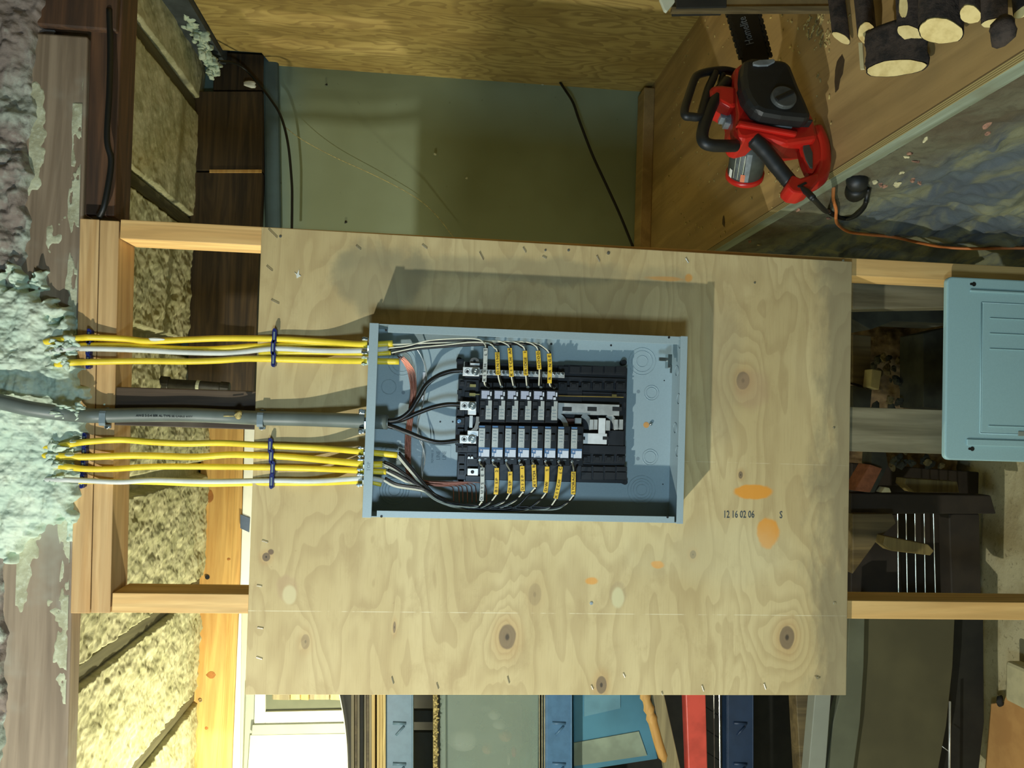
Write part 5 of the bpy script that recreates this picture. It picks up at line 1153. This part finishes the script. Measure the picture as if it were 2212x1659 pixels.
m = M(); m.tube(spline([sp_(1728, 407, .012), sp_(1742, 414, .02), sp_(1756, 428, .03)], 6), .0062, 10); m.build('cord_strain_relief', 'saw_blk', SAW, smooth=True)
def plat(u, v, h=.006): return PZ(u, v, PT+h)
e0 = sp_(1756, 428, .03)
def lx(u, v, X=.985): return PX(u, v, X)
pc = on_ledge(1851, 412, .028)
cd = ledge_path([(1790, 457), (1800, 464), (1826, 472), (1848, 466), (1866, 448), (1872, 430)], .010)
cd = spline([e0, (e0+cd[0])/2+Vector((-.012, -.012, 0)), cd[0]], 8)[:-1]+cd+[pc+Vector((.0, -.010, -.018))]
m = M(); m.tube(cd, .0050, 10); tag(m.build('saw_cord', 'bcord', smooth=True), 'short black cord looping from the chainsaw handle to its plug', 'cord')
PG = thing('cord_plug', pc-Vector((0, 0, .03)), 'round black plug hanging at the platform edge beside the saw', 'plug')
m = M(); m.tube([pc+Vector((.002, -.018, .010)), pc+Vector((.001, -.016, .009)), pc+Vector((0, .004, 0)), pc+Vector((0, .016, -.004)), pc+Vector((0, .026, -.008))], [.016, .020, .021, .019, .010], 18); m.build('body', 'bcord', PG, smooth=True)
m = M(); m.blob(on_ledge(1852, 392, .018), (.020, .020, .022), 3, .05); m.build('socket', 'saw_blk', PG, smooth=True)
oc = ledge_path([(1801, 402), (1800, 430), (1806, 452), (1806, 474), (1812, 487), (1835, 501), (1880, 507), (1930, 512), (1985, 524), (2040, 534), (2110, 537), (2180, 536), (2260, 536)], .005)
m = M(); m.tube(oc, .0036, 8); tag(m.build('extension_cord', 'ocord', smooth=True), 'orange extension cord trailing across the rough ledge toward the floor', 'cord')
# ================================================================== FIREWOOD
LG = 'cut logs stacked on the platform'
def log(u, v, hu, hv, h, axis, nrm, L, lab, mat='cut', rot=0., seed=0):
    """cut face: a slightly irregular oval lying in the sawn plane; bark runs back from its rim along the axis"""
    c = PZ(u, v, PT+h); A = Vector(axis).normalized(); N = Vector(nrm).normalized(); rg = random.Random(seed)
    ph = [rg.uniform(0, 6.28) for _ in range(4)]; T_ = thing('firewood_log', (c.x, c.y, PT), lab, 'log', LG); n = 32; ring0 = []; ca, sa = math.cos(math.radians(rot)), math.sin(math.radians(rot))
    for k in range(n):
        g = 2*math.pi*k/n; q = 1+.05*math.sin(2*g+ph[0])+.04*math.sin(3*g+ph[1])+.02*math.sin(7*g+ph[2])+.012*math.sin(13*g+ph[3])
        a, b = hu*q*math.cos(g), hv*q*math.sin(g); ring0.append(PP(u+a*ca-b*sa, v+a*sa+b*ca, c, N))
    segs = 10; vs = []; fs = []
    for i in range(segs+1):
        for k in range(n):
            g = 2*math.pi*k/n; w_ = 1+(.03*math.sin(i*1.3+ph[3]+g)+.02*math.sin(g*9+i*2.2))*(i > 0)
            cc = c+A*(L*i/segs); off = ring0[k]-c; off = off-A*off.dot(A)*(0 if i == 0 else 1)
            vs.append(ring0[k] if i == 0 else cc+off*w_+A*((ring0[k]-c).dot(A)*max(0, 1-i/3)))
    for i in range(segs):
        for k in range(n): fs.append((i*n+k, i*n+(k+1) % n, (i+1)*n+(k+1) % n, (i+1)*n+k))
    fs.append(tuple(segs*n+k for k in range(n)))
    m = M(); m.add(vs, fs); m.build('bark', 'bark', T_, smooth=True)
    m = M(); sgn = 1 if (CAM-c).dot(N) > 0 else -1; e = N*sgn*.0015
    m.prism([c+(p-c)*.94+e for p in ring0], -e*2); m.build('cut_face', mat, T_)
    return T_
log(1936, 147, 65, 19, .046, (.93, .10, -.02), (-.45, -.55, .70), .075, 'dark log with the long oval cut lying lowest of the pile', rot=-6, seed=4)
log(1818, 82, 22, 9, .022, (.93, .20, .02), (-.5, -.5, .7), .45, 'slim log with a small oval cut, leftmost toward the chainsaw', rot=30, seed=1)
log(1873, 72, 21, 25, .030, (.93, .20, .0), (-.8, -.6, .2), .50, 'log with a ragged pinkish cut end beside the slim one', seed=2)
log(1968, 74, 34, 17, .034, (.93, .10, .0), (-.5, -.6, .6), .45, 'dull cut log half hidden behind the large round one', rot=25, seed=6)
log(2032, 66, 48, 30, .046, (.93, .05, .0), (-.85, -.45, .3), .45, 'largest log with a pale round cut face and dark centre', rot=8, seed=7)
log(1951, 12, 9, 30, .080, (.95, .15, .2), (-.3, -.9, .1), .35, 'thin split log with an orange side above the pile', seed=8)
log(2096, 30, 24, 21, .026, (.93, .05, .0), (-.85, -.4, .3), .40, 'small round log with a clean yellow cut, right of the largest', rot=35, seed=9)
log(2148, 49, 30, 9, .026, (.93, .05, .0), (-.45, -.5, .75), .40, 'log with a narrow flat cut near the platform edge', rot=-10, seed=10)
log(2212, 24, 26, 11, .024, (.93, .05, .05), (-.5, -.5, .6), .40, 'log at the far end of the pile with a pinkish slanted cut', rot=-30, seed=11)
m = M(); m.prism([PZ(1854, 92, PT+.05), PZ(1863, 92, PT+.05), PZ(1866, 148, PT+.05), PZ(1858, 149, PT+.05)], (0, .004, -.004)); tag(m.build('wood_splinter', 'pale'), 'thin pale splinter leaning on the firewood', 'wood')
m = M(); c1 = PZ(2165, 66, PT+.06); m.blob(c1, (.016, .020, .014), 3, .2); tag(m.build('bark_piece', 'bark', smooth=True), 'dark bark piece at the platform edge below the logs', 'bark')
# upright crate in the far corner of the frame, partly hiding the saw bar
q0 = PZ(1806, 16, PT); YC = q0.y
CR = thing('upright_crate', (q0.x+.1, YC+.02, PT), 'narrow upright wooden crate hiding the tip of the saw bar', 'crate')
for nm, mt, P_, y0, y1 in [('side_board', 'lumber_c', [(1452, 14), (1800, 12), (1800, 24), (1452, 24)], YC, YC+.012), ('back_board', 'plyflr', [(1560, -90), (1800, -90), (1800, 14), (1560, 16)], YC+.01, YC+.03),
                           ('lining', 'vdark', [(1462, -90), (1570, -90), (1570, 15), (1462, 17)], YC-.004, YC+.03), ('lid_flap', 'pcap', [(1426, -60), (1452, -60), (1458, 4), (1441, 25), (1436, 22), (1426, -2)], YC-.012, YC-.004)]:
    m = M(); quad(m, P_, y0, y1); m.build(nm, mt, CR, bevel=.001)

# loose bits: chips on the ledge, foam crumbs where the cables leave the foam
MT['pinkchip'] = plain('pinkish_chip', srgb(170, 128, 104), .9, 0, .25, 60)
rg = random.Random(21); le = bpy.data.objects['wall_ledge']
for i, (u, v) in enumerate([(1958, 338), (1965, 330), (1978, 348), (1890, 392), (1902, 398), (1912, 402), (1948, 372), (1972, 388), (1986, 394), (1938, 398), (2132, 270), (2134, 286), (2000, 300), (1725, 452), (1790, 470), (1640, 528), (1620, 520)]):
    m = M(); m.blob(on_ledge(u, v, .001), (.004, rg.uniform(.003, .008), rg.uniform(.003, .007)), i, .4); m.build('loose_chip', 'pinkchip' if i % 3 else 'pale', le)
sf = bpy.data.objects['spray_foam']; m = M()
for v0, u0, u1 in [(738, 96, 176), (755, 112, 172), (784, 108, 160), (893, 128, 186), (884, 140, 184), (963, 96, 172), (985, 100, 165), (1008, 96, 168), (1038, 88, 150)]:
    for i in range(9):
        u = rg.uniform(u0, u1)-12; t_ = (u-u0)/(u1-u0); m.blob(PY(u, v0+rg.uniform(-9, 9), depth(u)-.004*(1-t_) if v0 > 900 or v0 < 880 else -.050+.034*t_), (rg.uniform(.002, .008), .006, rg.uniform(.003, .010)), i+v0, .4)
m.build('foam_crumb', 'foamblob', sf, smooth=True, kind='stuff')
